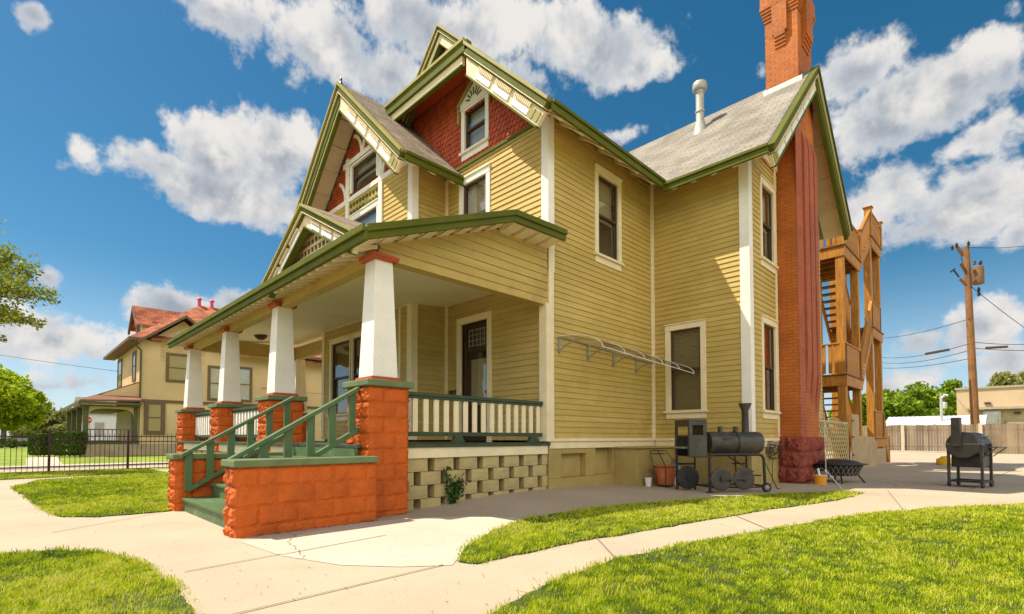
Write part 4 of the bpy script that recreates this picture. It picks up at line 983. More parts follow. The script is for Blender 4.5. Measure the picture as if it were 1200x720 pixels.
# joints in the paving
def joint(a, b, w=.013):
    a, b = gp(*a), gp(*b); d = (b-a).normalized(); n = Vector((-d.y, d.x, 0))*w/2
    return [(a+n)[:2], (b+n)[:2], (b-n)[:2], (a-n)[:2]]
jm = MB()
for a, b in (((270, 722), (519, 663)), ((216, 671), (330, 650)), ((330, 651), (452, 628)), ((560, 735), (590, 712)), ((700, 632), (722, 656)), ((860, 604), (900, 621)), ((1040, 575), (1060, 600)), ((60, 625), (190, 601)), ((1137, 574), (1160, 562)), ((1160, 562), (1195, 548))):
    jm.poly([(x, y, .008) for x, y in joint(a, b)])
struct(jm.build('paving_joints', 'joint', org=(0, 0, 0)))
# the neighbour's side: drive, kerb, road beyond
flat('far_drive', [(-30, 20.9), (60, 20.9), (60, 22.6), (-30, 22.6)], -.02, 'concrete'); flat('far_drive_rut', [(-30, 22.6), (60, 22.6), (60, 24.4), (-30, 24.4)], -.024, 'asphalt'); flat('far_walk', [(-30, 24.4), (60, 24.4), (60, 25.6), (-30, 25.6)], -.02, 'concrete_pale')
flat('far_path', [(.5, 25.6), (1.5, 25.6), (1.9, 36), (.7, 36)], -.021, 'concrete_pale')
flat('street', [(-9, -200), (-16, -200), (-16, 300), (-9, 300)], -.03, 'asphalt')
flat('cross_street', [(-60, 74), (80, 74), (80, 84), (-60, 84)], -.031, 'asphalt')
flat('back_alley', [(43.4, -30), (43.4, 40), (47, 40), (47, -30)], -.025, 'concrete')

# grass: single bent blades, thinner on the ground the farther away
def inpoly_np(P, x, y):
    r = np.zeros(len(x), bool); n = len(P)
    for i in range(n):
        (x0, y0), (x1, y1) = P[i], P[(i+1) % n]
        with np.errstate(divide='ignore', invalid='ignore'):
            c = ((y0 > y) != (y1 > y)) & (x < (x1-x0)*(y-y0)/(y1-y0)+x0)
        r ^= c
    return r
def grass(nm, L, hmul=1.0):
    xs_ = [p[0] for p in L]; ys_ = [p[1] for p in L]; x0, x1, y0, y1 = min(xs_), max(xs_), min(ys_), max(ys_)
    n = int((x1-x0)*(y1-y0)*13500); x = rng.uniform(x0-.03, x1+.03, n); y = rng.uniform(y0-.03, y1+.03, n)
    dep = (x+y)*math.sqrt(.5); lat = (x-y)*math.sqrt(.5)
    keep = inpoly_np(L, x+rng.normal(0, .034, n), y+rng.normal(0, .034, n)) & (dep > 1.0) & (np.abs(lat) < dep*1.35+1.6)
    thin = .30+.70*np.clip((vnoise(x+50, y+50, .33, 11)*.6+vnoise(x+50, y+50, .09, 12)*.4-.26)*4, 0, 1)
    prob = np.clip((3.0/np.maximum(dep, .5))**1.45, .05, 1)*thin; keep &= rng.random(n) < prob
    x, y, dep = x[keep], y[keep], dep[keep]; n = len(x)
    patch = vnoise(x+50, y+50, .55, 3)*.6+vnoise(x+50, y+50, .16, 4)*.4; big = vnoise(x+50, y+50, 1.7, 9)
    h = (.015+.021*rng.random(n)+.030*(patch-.4))*hmul; cl = vnoise(x+50, y+50, .07, 31); h = np.maximum(h*(.45+.85*cl), .008)*(1+.5*(rng.random(n) < .03)); w = .0021*np.clip(dep/2.6, 1, 4.2)*rng.uniform(.8, 1.3, n)
    an = rng.uniform(0, 2*math.pi, n); lean = rng.uniform(.15, .95, n)*h; la = an+math.pi/2+rng.normal(0, .5, n)+0
    dx, dy = np.cos(an)*w, np.sin(an)*w; lx, ly = np.cos(la)*lean, np.sin(la)*lean; z0 = np.full(n, .010)
    V = np.stack([np.stack([x-dx, y-dy, z0], 1), np.stack([x+dx, y+dy, z0], 1),
                  np.stack([x+lx*.4+dx*.8, y+ly*.4+dy*.8, z0+h*.6], 1), np.stack([x+lx*.4-dx*.8, y+ly*.4-dy*.8, z0+h*.6], 1),
                  np.stack([x+lx, y+ly, z0+h], 1)], 1).reshape(-1, 3)
    b = np.arange(n)*5; q = np.stack([b, b+1, b+2, b+3], 1); t = np.stack([b+3, b+2, b+4], 1)
    tone = np.clip(.10+.55*big+.50*(patch-.28)+.60*(cl-.5)+rng.normal(0, .12, n), 0, .88); dry = rng.random(n) < .03+.10*(vnoise(x+50, y+50, .28, 21) > .68); tone[dry] = 1.0  # blades between clumps darkened: shade put into their tone
    o = fast('grass', V, [q, t], 'grass_blade', np.repeat(tone, 5)); return o
GL_ = {'front': 'coarse bright grass of the rounded lawn at the lower left corner', 'side': 'mown grass between the front walk and the iron fence', 'strip': 'narrow strip of grass along the iron fence behind the walk', 'island': 'tongue of bright grass between the house and the curved path', 'yard': 'wide sunny lawn in the lower right foreground'}
for nm, L in LAWNS: tag(grass(nm, L), GL_[nm], 'grass', kind='stuff')
# dry leaves and grit swept against the cheek wall
k = MB()
for i in range(150):
    x = 1.75+2.0*rng.random()**.8; y = 5.47-abs(rng.normal(0, .03)); y = y if x < 3.15 else 5.68-abs(rng.normal(0, .02)); s = rng.uniform(.006, .022); a = rng.uniform(0, 6.3); z = .006+rng.uniform(0, .012)
    k.poly([(x+s*math.cos(a), y+s*math.sin(a), z), (x-s*math.sin(a)*.5, y+s*math.cos(a)*.5, z+.006), (x-s*math.cos(a), y-s*math.sin(a), z), (x+s*math.sin(a)*.5, y-s*math.cos(a)*.5, z+.004)])
for i in range(420):
    q = gp(rng.uniform(0, 1200), rng.uniform(566, 715)); x, y = q.x+rng.normal(0, .05), q.y+rng.normal(0, .05)
    if x > 16 or y > 15 or (3.1 < x and y > 5.6): continue
    s = rng.uniform(.003, .011); a = rng.uniform(0, 6.3); z = .008+zg(x, y)
    k.poly([(x+s*math.cos(a), y+s*math.sin(a), z), (x-s*math.sin(a)*.5, y+s*math.cos(a)*.5, z+.004), (x-s*math.cos(a), y-s*math.sin(a), z), (x+s*math.sin(a)*.5, y-s*math.cos(a)*.5, z+.003)])
tag(k.build('leaf_litter', 'bark', org=(2.4, 5.4, 0)), 'dry brown leaf bits scattered on the paving, thickest along the orange cheek wall', 'leaves', kind='stuff')

# ------------------------------------------------------------------ foliage
def leaves(c, n, size, mname, parent, name='crown', spread=1.0, org=None, flatz=1.0, tone0=.5):
    """c: array of leaf positions (N,3)"""
    n = len(c); u = rng.normal(size=(n, 3)); u /= np.linalg.norm(u, axis=1)[:, None]; v = rng.normal(size=(n, 3)); v -= (v*u).sum(1)[:, None]*u; v /= np.linalg.norm(v, axis=1)[:, None]
    s = size*rng.uniform(.6, 1.35, (n, 1)); a, b = u*s, v*s*.55
    V = np.stack([c-a, c+b-a*.1, c+a, c-b-a*.1], 1).reshape(-1, 3); q = (np.arange(n)*4)[:, None]+np.arange(4)[None]
    t = np.clip(tone0+rng.normal(0, .24, n), 0, 1)
    return fast(name, V, [q], mname, np.repeat(t, 4), parent, org if org is not None else (0, 0, 0))
def clumpy(centre, rad, nl, per, seed, lobe=.34, shell=.75):
    r = np.random.default_rng(seed); out = []
    for i in range(nl):
        d = r.normal(size=3); d /= np.linalg.norm(d); d[2] = d[2]*.9+.1
        p = np.array(centre)+d*np.array(rad)*r.uniform(.25, 1)**.5*r.uniform(.72, 1.05); lr = np.array(rad)*lobe*r.uniform(.35, 1.2)
        q = r.normal(size=(per, 3)); q /= np.linalg.norm(q, axis=1)[:, None]; q *= (shell+(1-shell)*r.random((per, 1)))*r.uniform(.75, 1.1, (per, 1))
        out.append(p+q*lr)
    return np.concatenate(out)
def tree(base, h, centre, rad, nl, per, size, mname, label, seed, group=None, trunk=.16, name='tree'):
    t = thing(name, label, 'tree', base, 0, group); r = np.random.default_rng(seed+5); b = Vector(base); c = Vector(centre)
    k = MB(); mid = b.lerp(c, .45)+Vector((r.uniform(-.2, .2), r.uniform(-.2, .2), 0)); k.tube([b+Vector((0, 0, -.1)), mid, c], [trunk*1.25, trunk, trunk*.35], 8); k.build('trunk', 'bark', t)
    for i in range(9):
        f = r.uniform(.35, .95); s = mid.lerp(c, f) if f > .4 else b.lerp(c, .45)
        d = Vector(r.normal(size=3)); d.normalize(); e = c+Vector((d.x*rad[0], d.y*rad[1], d.z*rad[2]*.8))*r.uniform(.55, .85)
        k = MB(); k.tube([s, s.lerp(e, .5)+Vector((0, 0, .1*rad[2])), e], [trunk*.45, trunk*.28, trunk*.1], 6); k.build('branch', 'bark', t)
    leaves(clumpy(centre, rad, nl, per, seed), 0, size, mname, t, org=base); return t

# tree whose branches reach in from the left, drooping
b0 = at(-150, 520, 15.5); b0.z = 0
T1 = thing('leaning_tree', 'sparse leafy tree reaching in from the left edge above the walk', 'tree', tuple(b0))
k = MB(); top = at(-120, 330, 15.2); k.tube([b0, b0.lerp(top, .5)+Vector((.1, 0, 0)), top], [.24, .19, .10], 8); k.build('trunk', 'bark', T1)
pts = []
r_ = np.random.default_rng(12)
for (x, y, d, x2, y2, per, sp) in ((-100, 345, 14.2, 66, 352, 900, .30), (-90, 350, 14.6, 40, 320, 1300, .42), (-110, 370, 13.8, 50, 383, 800, .20), (-70, 330, 14.8, 16, 304, 1100, .40), (-90, 340, 14.0, 30, 345, 1500, .45), (-110, 390, 14.4, 8, 402, 160, .14), (-60, 300, 15, -20, 270, 1200, .5), (-80, 360, 14.6, -10, 350, 1300, .5), (-100, 370, 14.3, 20, 372, 900, .28)):
    a, b = at(x, y, d), at(x2, y2, d); m_ = a.lerp(b, .5)+Vector((0, 0, .3)); k = MB(); k.tube([top.lerp(a, .3), a, m_, b], [.055, .045, .022, .006], 6); k.build('branch', 'bark', T1)
    for i in range(per):
        f = r_.uniform(.25, 1.0); p = (a*(1-f)**2+m_*2*f*(1-f)+b*f*f); w = sp*(1.25-.75*f)
        j = np.round(r_.normal(size=3)*1.6)/1.6*.5+r_.normal(size=3)*.5
        pts.append(np.array(p)+j*w*np.array([.8, .8, 1.05])+np.array([0, 0, .08]))
leaves(np.array(pts), 0, .055, 'leaf_olive', T1, org=tuple(b0))
def gz(x, d): p = at(x, 520, d); return (p.x, p.y, 0)
def bigtree(x, d, ytop, rx, label, mname, seed, size, nl=60, per=300, rz=None, group=None):
    b = gz(x, d); zt = at(x, ytop, d).z; rz = rz or zt*.42; c = (b[0], b[1], zt-rz)
    return tree(b, zt, c, (rx, rx, rz), nl, per, size, mname, label, seed, group, trunk=.02*zt+.06)
bigtree(4, 62, 437, 3.9, 'bright yellow-green tree beyond the fence at the left edge', 'leaf_bright', 21, .24, 60, 420, 4.0)
bigtree(-40, 70, 425, 6, 'tall bright tree half out of the photo at the far left', 'leaf_bright', 22, .36, 60, 250, 4.6)
bigtree(66, 105, 481, 5.5, 'pale olive tree far behind the hedges', 'leaf_pale', 23, .42, 50, 200, 3.2)
bigtree(38, 120, 484, 5, 'small pale tree in the distance between the bright tree and the olive tree', 'leaf_pale', 24, .42, 40, 180, 3.0)
G = 'dense green trees behind the plank fence'
for i, (x, d, yt, rx, lb) in enumerate(((1015, 74, 462, 4, 'green tree seen between the posts of the wooden stair'), (1048, 78, 457, 4.6, 'green tree just right of the wooden stair tower'), (1078, 72, 456, 4.2, 'green tree behind the thin grey pole'), (1106, 76, 450, 4.4, 'green tree touching the corner of the beige building'))):
    bigtree(x, d, yt, rx, lb, 'leaf_green', 30+i, .36, 55, 260, 3.8, G)
bigtree(1188, 95, 437, 4.2, 'pale tree showing above the beige roof at the right edge', 'leaf_pale', 40, .40, 40, 200, 4.0)
for i, (x, d, w, l, hh, lb) in enumerate(((48, 27.5, .7, .8, 1.12, 'small clipped dark hedge left of the brown path'), (81, 27.2, 1.35, 1.0, 1.22, 'long clipped box hedge in front of the neighbouring porch'))):
    b = gz(x, d); h_ = thing('hedge', lb, 'hedge', b, 0, 'clipped hedges by the neighbouring porch'); n = 9000 if i else 5000
    q = rng.uniform(-1, 1, (n, 3)); fa = rng.integers(0, 3, n); sg = np.sign(rng.uniform(-1, 1, n)); q[np.arange(n), fa] = sg*(1-np.abs(rng.normal(0, .06, n)))
    ln = np.linalg.norm(q**4, axis=1)**.25; q = q/np.maximum(ln, 1)[:, None]
    e = np.array([math.sqrt(.5), -math.sqrt(.5)]); f = np.array([math.sqrt(.5), math.sqrt(.5)])
    p = np.stack([b[0]+q[:, 0]*w/2*e[0]+q[:, 1]*l/2*f[0], b[1]+q[:, 0]*w/2*e[1]+q[:, 1]*l/2*f[1], .08+hh*(q[:, 2]+1)/2+rng.normal(0, .02, n)], 1)
    leaves(p, 0, .05, 'leaf_hedge', h_, 'foliage', org=b); k = MB()
    for s in (-.6, 0, .6): k.tube([(b[0]+e[0]*s*w/2, b[1]+e[1]*s*w/2, 0), (b[0]+e[0]*s*w/2, b[1]+e[1]*s*w/2, hh*.7)], .03, 6)
    k.build('stem', 'bark', h_)
for i, (x, d, w, hh, lb) in enumerate(((12, 50, 2.0, .9, 'low dark shrub on the far lawn nearest the left edge'), (20, 46, 1.5, .8, 'rounded dark shrub on the far lawn left of the hedges'), (33, 52, 1.3, .7, 'smaller shrub close to the small hedge'), (2, 48, 1.4, .8, 'shrub cut by the left edge of the photo'))):
    b = gz(x, d); h_ = thing('shrub', lb, 'shrub', b, 0, 'shrubs on the far lawn'); p = clumpy((b[0], b[1], hh*.5), (w/2, w/2, hh*.55), 14, 120, 60+i); p[:, 2] = np.abs(p[:, 2]); leaves(p, 0, .08, 'leaf_hedge', h_, 'foliage', org=b)
    k = MB(); k.tube([b, (b[0], b[1], hh*.5)], .04, 6); k.build('stem', 'bark', h_)
# vine growing out of the pierced wall
vb = (4.60, 5.86, zg(4.6, 5.86)); V1 = thing('vine', 'green leafy weed climbing the pierced block wall', 'plant', vb); pts = []
for (dx, hh, sw) in ((-.12, .55, .02), (.02, .40, -.03), (.14, .42, .06), (.22, .30, .02)):
    k = MB(); path = [Vector(vb), Vector((vb[0]+dx*.6, vb[1]+.02, vb[2]+hh*.5)), Vector((vb[0]+dx+sw, vb[1]-.02, vb[2]+hh))]; k.tube(path, [.007, .005, .002], 5); k.build('stem', 'leaf_vine', V1)
    for i in range(70):
        f = rng.uniform(.1, 1); p = path[0].lerp(path[1], f*2) if f < .5 else path[1].lerp(path[2], f*2-1); pts.append(np.array(p)+rng.normal(0, .032, 3)-np.array([0, .02, 0]))
leaves(np.array(pts), 0, .030, 'leaf_vine', V1, 'foliage', org=vb)

# ------------------------------------------------------------------ wooden stair tower
ST = thing('wooden_stair', 'tall orange-brown wooden stair tower on posts behind the chimney', 'staircase', (19.5, 4.5, 0))
def stb(name, m='stair_wood', bev=.01):
    class C(MB): pass
    k = MB(); return k
SY0, SY1 = 3.60, 5.0; TA, TB_ = (18.0, 20.25), (22.2, 24.1)
def post(x, y, z0, z1, w=.22, m='stair_wood'): k = MB(); k.box(x, y, z0, x+w, y+w, z1); return k.build('post', m, ST, .012)
for (x0, x1), zt in ((TA, 6.95), (TB_, 8.4)):
    for x in (x0+.03, x1-.25):
        for y in (SY0+.04, SY1-.26): post(x, y, 0, zt-.3)
def landing(x0, x1, zt, sides='xyX'):
    k = MB(); k.box(x0-.04, SY0-.04, zt-.04, x1+.04, SY1+.04, zt); d = k.build('landing', 'stair_wood_dark', ST, .006)
    k = MB(); k.box(x0, SY0, zt-.36, x1, SY0+.05, zt-.045); k.box(x0, SY0+.052, zt-.36, x0+.05, SY1, zt-.045); k.box(x1-.05, SY0+.052, zt-.36, x1, SY1, zt-.045); k.box(x0+.052, SY1-.05, zt-.36, x1-.052, SY1, zt-.045); k.build('rim_joist', 'stair_wood', d, .006)
    n = 4; k = MB()
    for i in range(1, n): x = x0+(x1-x0)*i/n; k.box(x-.025, SY0+.06, zt-.3, x+.025, SY1-.06, zt-.046)
    k.build('joist', 'stair_wood_dark', d)
    return d
def guard(p0, p1, z0, h=1.0, n=None, solid=True, newel=True, rise=0):
    p0, p1 = Vector((*p0, z0)), Vector((*p1, z0+rise)); d = p1-p0; L = Vector((d.x, d.y, 0)).length; nn = Vector((-d.y, d.x, 0)).normalized()*.02
    k = MB(); k.prism([p0-nn*2.5+Vector((0, 0, h-.05)), p0+nn*2.5+Vector((0, 0, h-.05)), p0+nn*2.5+Vector((0, 0, h)), p0-nn*2.5+Vector((0, 0, h))], d); g_ = k.build('guard_rail', 'stair_wood', ST, .006)
    n = n or max(4, int(L/.115)); 
    for i in range(n):
        q = p0+d*((i+.5)/n); w = d.normalized()*.045; w.z = 0; k = MB(); k.prism([q-w-nn+Vector((0, 0, .04)), q+w-nn+Vector((0, 0, .04+.0)), q+w-nn+Vector((0, 0, h-.051)), q-w-nn+Vector((0, 0, h-.051))], nn*2); k.build('baluster', 'stair_wood', g_)
    return g_
for zt in (2.95, 6.95):
    landing(*TA, zt); guard((TA[0]+.05, SY0+.06), (TA[1]-.05, SY0+.06), zt, .98); guard((TA[0]+.06, SY0+.2), (TA[0]+.06, SY1-.2), zt, .98, 6)
for zt in (1.0, 5.05, 8.4):
    landing(*TB_, zt); guard((TB_[0]+.05, SY0+.06), (TB_[1]-.05, SY0+.06), zt, 1.0)
    guard((TB_[0]+.05, SY1-.06), (TB_[1]-.05, SY1-.06), zt, 1.0)
for zt in (6.95, 8.4):
    for x in ((TA if zt < 7 else TB_)):
        for y in (SY0, ): k = MB(); k.box(x-.02, y-.02, zt+.0, x+.20, y+.2, zt+1.06); k.box(x-.06, y-.06, zt+1.061, x+.24, y+.24, zt+1.10); k.build('newel', 'stair_wood', ST, .008)
def flight(x0, z0, x1, z1, y0, y1, rails=True, nst=9):
    d = Vector((x1-x0, 0, z1-z0))
    for y in (y0, y1-.05):
        k = MB(); k.prism([(x0, y, z0-.36), (x0, y+.05, z0-.36), (x0, y+.05, z0-.02), (x0, y, z0-.02)], d); k.build('stringer', 'stair_wood', ST)
    for i in range(nst):
        f = (i+.5)/nst; x, z = x0+d.x*f, z0+d.z*f; k = MB(); k.box(x-.15, y0+.05, z-.03, x+.15, y1-.05, z+.01); k.build('tread', 'stair_wood_dark', ST)
    if rails: guard((x0, y0+.03), (x1, y0+.03), z0, .95, 16, rise=z1-z0)
flight(TA[1], 2.95, TB_[0], 5.05, SY0+.02, SY0+.72); flight(TA[1], 6.95, TB_[0], 8.4, SY0+.02, SY0+.72)
flight(TB_[0], 5.05, TA[1], 6.95, SY1-.72, SY1-.02); flight(TB_[0], 1.0, TA[1], 2.95, SY1-.72, SY1-.02)
def yflight(x0, x1, y0, z0, y1, z1, nst=9):
    d = Vector((0, y1-y0, z1-z0))
    for x in (x0, x1-.05): k = MB(); k.prism([(x, y0, z0-.34), (x+.05, y0, z0-.34), (x+.05, y0, z0), (x, y0, z0)], d); k.build('stringer', 'stair_wood', ST)
    for i in range(nst):
        f = (i+.5)/nst; y, z = y0+d.y*f, z0+d.z*f; k = MB(); k.box(x0+.05, y-.14, z-.05, x1-.05, y+.14, z-.01); k.build('tread', 'stair_wood_dark', ST)
    k = MB(); k.prism([(x0, y0, z0+.9), (x0+.06, y0, z0+.9), (x0+.06, y0, z0+.98), (x0, y0, z0+.98)], d); k.build('hand_rail', 'stair_wood', ST)
yflight(18.1, 19.1, 4.9, 2.95, 7.2, 5.8); yflight(17.7, 18.7, 4.6, .55, 7.0, 3.2)
# sloped end of the lowest flight
k = MB(); k.prism([(24.1, 3.62, 1.9), (24.1, 3.62, .9), (25.0, 3.62, 0), (25.0, 3.62, .95)], (0, .05, 0)); k.build('guard_panel', 'stair_wood', ST); post(24.95, 3.6, 0, 1.05, .12)
# masonry and panels at its foot
k = MB(); k.prism([(19.2, 3.55, -.05), (22.1, 3.55, -.05), (22.1, 3.55, .78), (21.6, 3.55, 1.02), (19.2, 3.55, 1.06)], (0, .2, 0)); k.build('concrete_base', 'plywood', ST, .01)
k = MB(); k.box(22.15, 3.56, -.05, 23.9, 3.76, .60); k.build('concrete_base', 'plywood', ST, .01)
k = MB(); k.box(18.22, 3.54, .05, 19.19, 3.58, 1.72); gt = k.build('gate_panel', 'plywood', ST, .006)
k = MB()
for z in (.45, 1.0, 1.5): k.box(18.20, 3.52, z, 18.42, 3.539, z+.04)
k.build('gate_hinge', 'black_iron', gt)
LP = thing('lattice_panel', 'tan wooden lattice trellis panel between the chimney and the stair post', 'trellis', (16.6, 3.62, 0))
k = MB(); q = PY(3.62); X0_, X1_, Z0_, Z1_ = 14.3, 17.95, .02, 1.42
for i in range(-8, 24):
    for s in (1, -1):
        pts_ = []
        u0 = X0_+i*.24
        a = (u0, Z0_); b = (u0+s*(Z1_-Z0_), Z1_)
        u_lo, u_hi = sorted((a[0], b[0]))
        def atu(u): return Z0_+(u-u0)*s
        ua, ub = max(u_lo, X0_), min(u_hi, X1_)
        if ub-ua < .03: continue
        p0, p1 = q(ua, atu(ua), .012 if s > 0 else 0), q(ub, atu(ub), .012 if s > 0 else 0); dd_ = (p1-p0).normalized(); nr = Vector((-dd_.z, 0, dd_.x))*.026
        k.prism([p0-nr, p1-nr, p1+nr, p0+nr], (0, .010, 0))
k.build('lattice', 'lattice_wood', LP)
k = MB(); q.box(k, X0_, Z1_-.02, X1_, Z1_+.04, -.01, .03); q.box(k, X1_-.04, Z0_, X1_+.02, Z1_-.021, -.01, .03); k.build('panel_frame', 'lattice_wood', LP)

# ------------------------------------------------------------------ neighbouring house
NB = thing('neighbour_house', 'tan two-storey house with a red roof and arched porch beyond the iron fence', 'house', (10, 41, 0))
def nb(name, m, f, parent=None, bev=0): k = MB(); f(k); return k.build(name, m, parent or NB, bev)
nS = PY(36.0)
nb('wall', 'nb_wall', lambda k: (k.box(5.4, 36, 3.2, 20, 45, 6.75), k.prism([(5.75, 36, 6.7), (9.3, 36, 6.7), (7.5, 36, 8.15)], (0, 3, 0))))
nb('wall', 'nb_lower', lambda k: k.box(5.42, 36.03, 0, 20, 45, 3.2)); nb('foundation', 'nb_stone', lambda k: (k.box(2.80, 35.9, -.05, 20.1, 36.02, .62), k.box(2.80, 36.021, -.05, 2.95, 47, .62)))
nb('gable_face', 'nb_brick', lambda k: k.prism([(6.35, 35.985, 5.6), (8.65, 35.985, 5.6), (8.65, 35.985, 6.9), (7.5, 35.985, 7.9), (6.35, 35.985, 6.9)], (0, .03, 0)))
def arch2(k):
    for i in range(12):
        a0, a1 = R(20+i*70/12), R(20+(i+1)*70/12); c = (7.5, 6.3)
        k.prism([(c[0]-r*math.cos(a), 35.96, c[1]+r*math.sin(a)) for r, a in ((1.05, a0), (1.05, a1), (1.2, a1), (1.2, a0))], (0, .03, 0))
nb('gable_arch', 'nb_lower', arch2)
nb('belt_course', 'nb_trim', lambda k: k.box(5.36, 35.93, 3.08, 20, 35.999, 3.24))
def nroof(k):
    # hip roof, front gable and dormer
    e0, e1, f0, f1, ze, zr = 4.75, 20.6, 35.5, 46.2, 6.75, 10.55
    k.poly([(e0, f0, ze), (e1, f0, ze), (15.2, 41.5, zr), (9.6, 41.5, zr)]); k.poly([(e0, f1, ze), (e0, f0, ze), (9.6, 41.5, zr), (9.6, 42.2, zr)]); k.poly([(9.6, 42.2, zr), (9.6, 41.5, zr), (15.2, 41.5, zr), (15.2, 42.2, zr)])
    k.poly([(e1, f0, ze), (e1, f1, ze), (15.2, 42.2, zr), (15.2, 41.5, zr)]); k.poly([(e0, f1, ze), (9.6, 42.2, zr), (15.2, 42.2, zr), (e1, f1, ze)])
    k.poly([(5.2, 35.35, 6.62), (7.5, 35.35, 8.42), (7.5, 39.2, 8.42), (5.2, 35.6, 6.72)]); k.poly([(9.8, 35.35, 6.62), (9.8, 35.6, 6.72), (7.5, 39.2, 8.42), (7.5, 35.35, 8.42)])
    k.poly([(5.5, 40, 9.5), (5.5, 41.35, 8.05), (8.2, 41.35, 8.05), (10, 40, 9.5)]); k.poly([(5.5, 40, 9.5), (10, 40, 9.5), (7.6, 38.65, 8.05), (5.5, 38.65, 8.05)])
nb('roof', 'nb_roof', nroof)
nb('dormer_wall', 'nb_wall', lambda k: (k.prism([(5.85, 38.85, 7.0), (5.85, 41.15, 7.0), (5.85, 41.15, 8.1), (5.85, 40, 9.35), (5.85, 38.85, 8.1)], (3.0, 0, 0))))
nb('dormer_window', 'dark_inside', lambda k: k.box(5.82, 39.4, 7.4, 5.849, 40.6, 8.4))
nb('dormer_bargeboard', 'nb_trim', lambda k: (k.prism([(5.46, 40, 9.48), (5.46, 38.6, 7.98), (5.46, 38.6, 7.8), (5.46, 40, 9.28)], (.12, 0, 0)), k.prism([(5.46, 40, 9.48), (5.46, 41.4, 7.98), (5.46, 41.4, 7.8), (5.46, 40, 9.28)], (.12, 0, 0))))
nb('rake_trim', 'nb_trim', lambda k: (k.prism([(5.15, 35.33, 6.58), (7.5, 35.33, 8.41), (7.5, 35.33, 8.24), (5.15, 35.33, 6.40)], (0, .06, 0)), k.prism([(9.85, 35.33, 6.58), (7.5, 35.33, 8.41), (7.5, 35.33, 8.24), (9.85, 35.33, 6.40)], (0, .06, 0))))
nb('eave_soffit', 'nb_trim', lambda k: (k.box(4.72, 35.45, 6.58, 5.39, 46.2, 6.74), k.box(9.3, 35.45, 6.58, 20.6, 35.995, 6.74)))
def nwin(u0, z0, u1, z1, fr='nb_trim', gl='curtain', pl=nS, w=.16):
    k = MB(); pl.box(k, u0-w, z0-w, u0, z1+w, 0, .06); pl.box(k, u1, z0-w, u1+w, z1+w, 0, .06); pl.box(k, u0, z1, u1, z1+w, 0, .06); pl.box(k, u0, z0-w, u1, z0, 0, .06); pl.box(k, u0, (z0+z1)/2-.03, u1, (z0+z1)/2+.03, 0, .05); wn = k.build('window', fr, NB)
    k = MB(); pl.box(k, u0, z0, u1, z1, .002, .02); k.build('blind', gl, wn); k = MB(); k.poly([pl(u0, z0, .035), pl(u1, z0, .035), pl(u1, z1, .035), pl(u0, z1, .035)]); k.build('pane', 'glass', wn)
nwin(6.78, 4.5, 7.78, 5.95, gl='blind'); nwin(9.0, 3.5, 9.65, 5.4, gl='curtain'); nwin(10.65, 3.5, 11.3, 5.5, gl='curtain'); nwin(13.2, 3.6, 14.2, 5.5, gl='blind_dark'); nwin(5.82, 1.40, 6.42, 2.95, gl='blind', w=.22); nwin(9.5, .9, 10.4, 2.6, gl='blind_dark'); nwin(13, .9, 14, 2.6, gl='blind_dark')
nWp = PX(5.4); nwin(37.6, 4.6, 38.4, 6.1, pl=nWp, gl='curtain'); nwin(42.9, 4.3, 44.3, 6.2, pl=nWp, gl='curtain')
# its porch: roof, posts, arches, rail
nb('porch_roof', 'nb_roof_dark', lambda k: (k.prism([(2.7, 35.4, 2.95), (2.7, 48, 2.95), (3.4, 48, 3.3), (3.4, 36.3, 3.3)], (0, 0, .1)), k.prism([(2.7, 35.4, 2.95), (3.4, 36.3, 3.3), (5.4, 36.3, 3.32), (5.4, 35.4, 3.06)], (0, 0, .1)), k.prism([(3.4, 36.3, 3.3), (3.4, 48, 3.3), (5.39, 48, 4.2), (5.39, 36.3, 4.2)], (0, 0, .08))))
nb('porch_parapet', 'nb_wall', lambda k: k.prism([(3.5, 36.25, 3.3), (5.39, 36.25, 3.3), (5.39, 36.25, 4.2), (3.9, 36.25, 3.55)], (0, .04, 0)))
nb('porch_eave', 'nb_green', lambda k: (k.box(2.65, 35.36, 2.82, 5.4, 35.40, 2.97), k.box(2.65, 35.41, 2.82, 2.69, 48, 2.97)))
nb('porch_floor', 'nb_green', lambda k: k.box(2.78, 35.95, .62, 5.39, 47.4, .80)); nb('porch_ceiling', 'nb_trim', lambda k: k.box(2.75, 35.6, 2.74, 5.38, 47.4, 2.81))
for (x, y) in ((3.0, 36.05), (3.0, 39.5), (3.0, 43), (3.0, 46.5)):
    k = MB(); k.box(x-.12, y-.12, .8, x+.12, y+.12, 2.74); k.build('porch_post', 'nb_green', NB, .01)
k = MB(); k.box(5.12, 35.94, .8, 5.30, 36.14, 2.74); k.build('porch_post', 'nb_green', NB, .01)
def arch3(k):
    c, rx, n = (4.12, 2.1), 1.0, 14
    k.box(3.12, 35.99, 2.63, 5.12, 36.10, 2.735)
    for i in range(n):
        a0, a1 = math.pi*i/n, math.pi*(i+1)/n; 
        o = lambda a: (c[0]-rx*math.copysign(abs(math.cos(a))**.55, math.cos(a)), c[1]+.52*math.sin(a)**.6)
        p0, p1 = o(a0), o(a1); k.prism([(p0[0], 36.0, p0[1]), (p1[0], 36.0, p1[1]), (p1[0], 36.0, 2.70), (p0[0], 36.0, 2.70)], (0, .08, 0))
nb('porch_arch', 'nb_wall', arch3)
nb('porch_rail', 'nb_trim', lambda k: (k.box(3.12, 36.0, 1.42, 5.12, 36.06, 1.48), [k.box(3.2+i*.19, 36.02, .8, 3.24+i*.19, 36.05, 1.42) for i in range(10)]))
nb('porch_door', 'nb_trim', lambda k: (k.box(5.34, 37.2, .8, 5.39, 38.3, 2.7),))
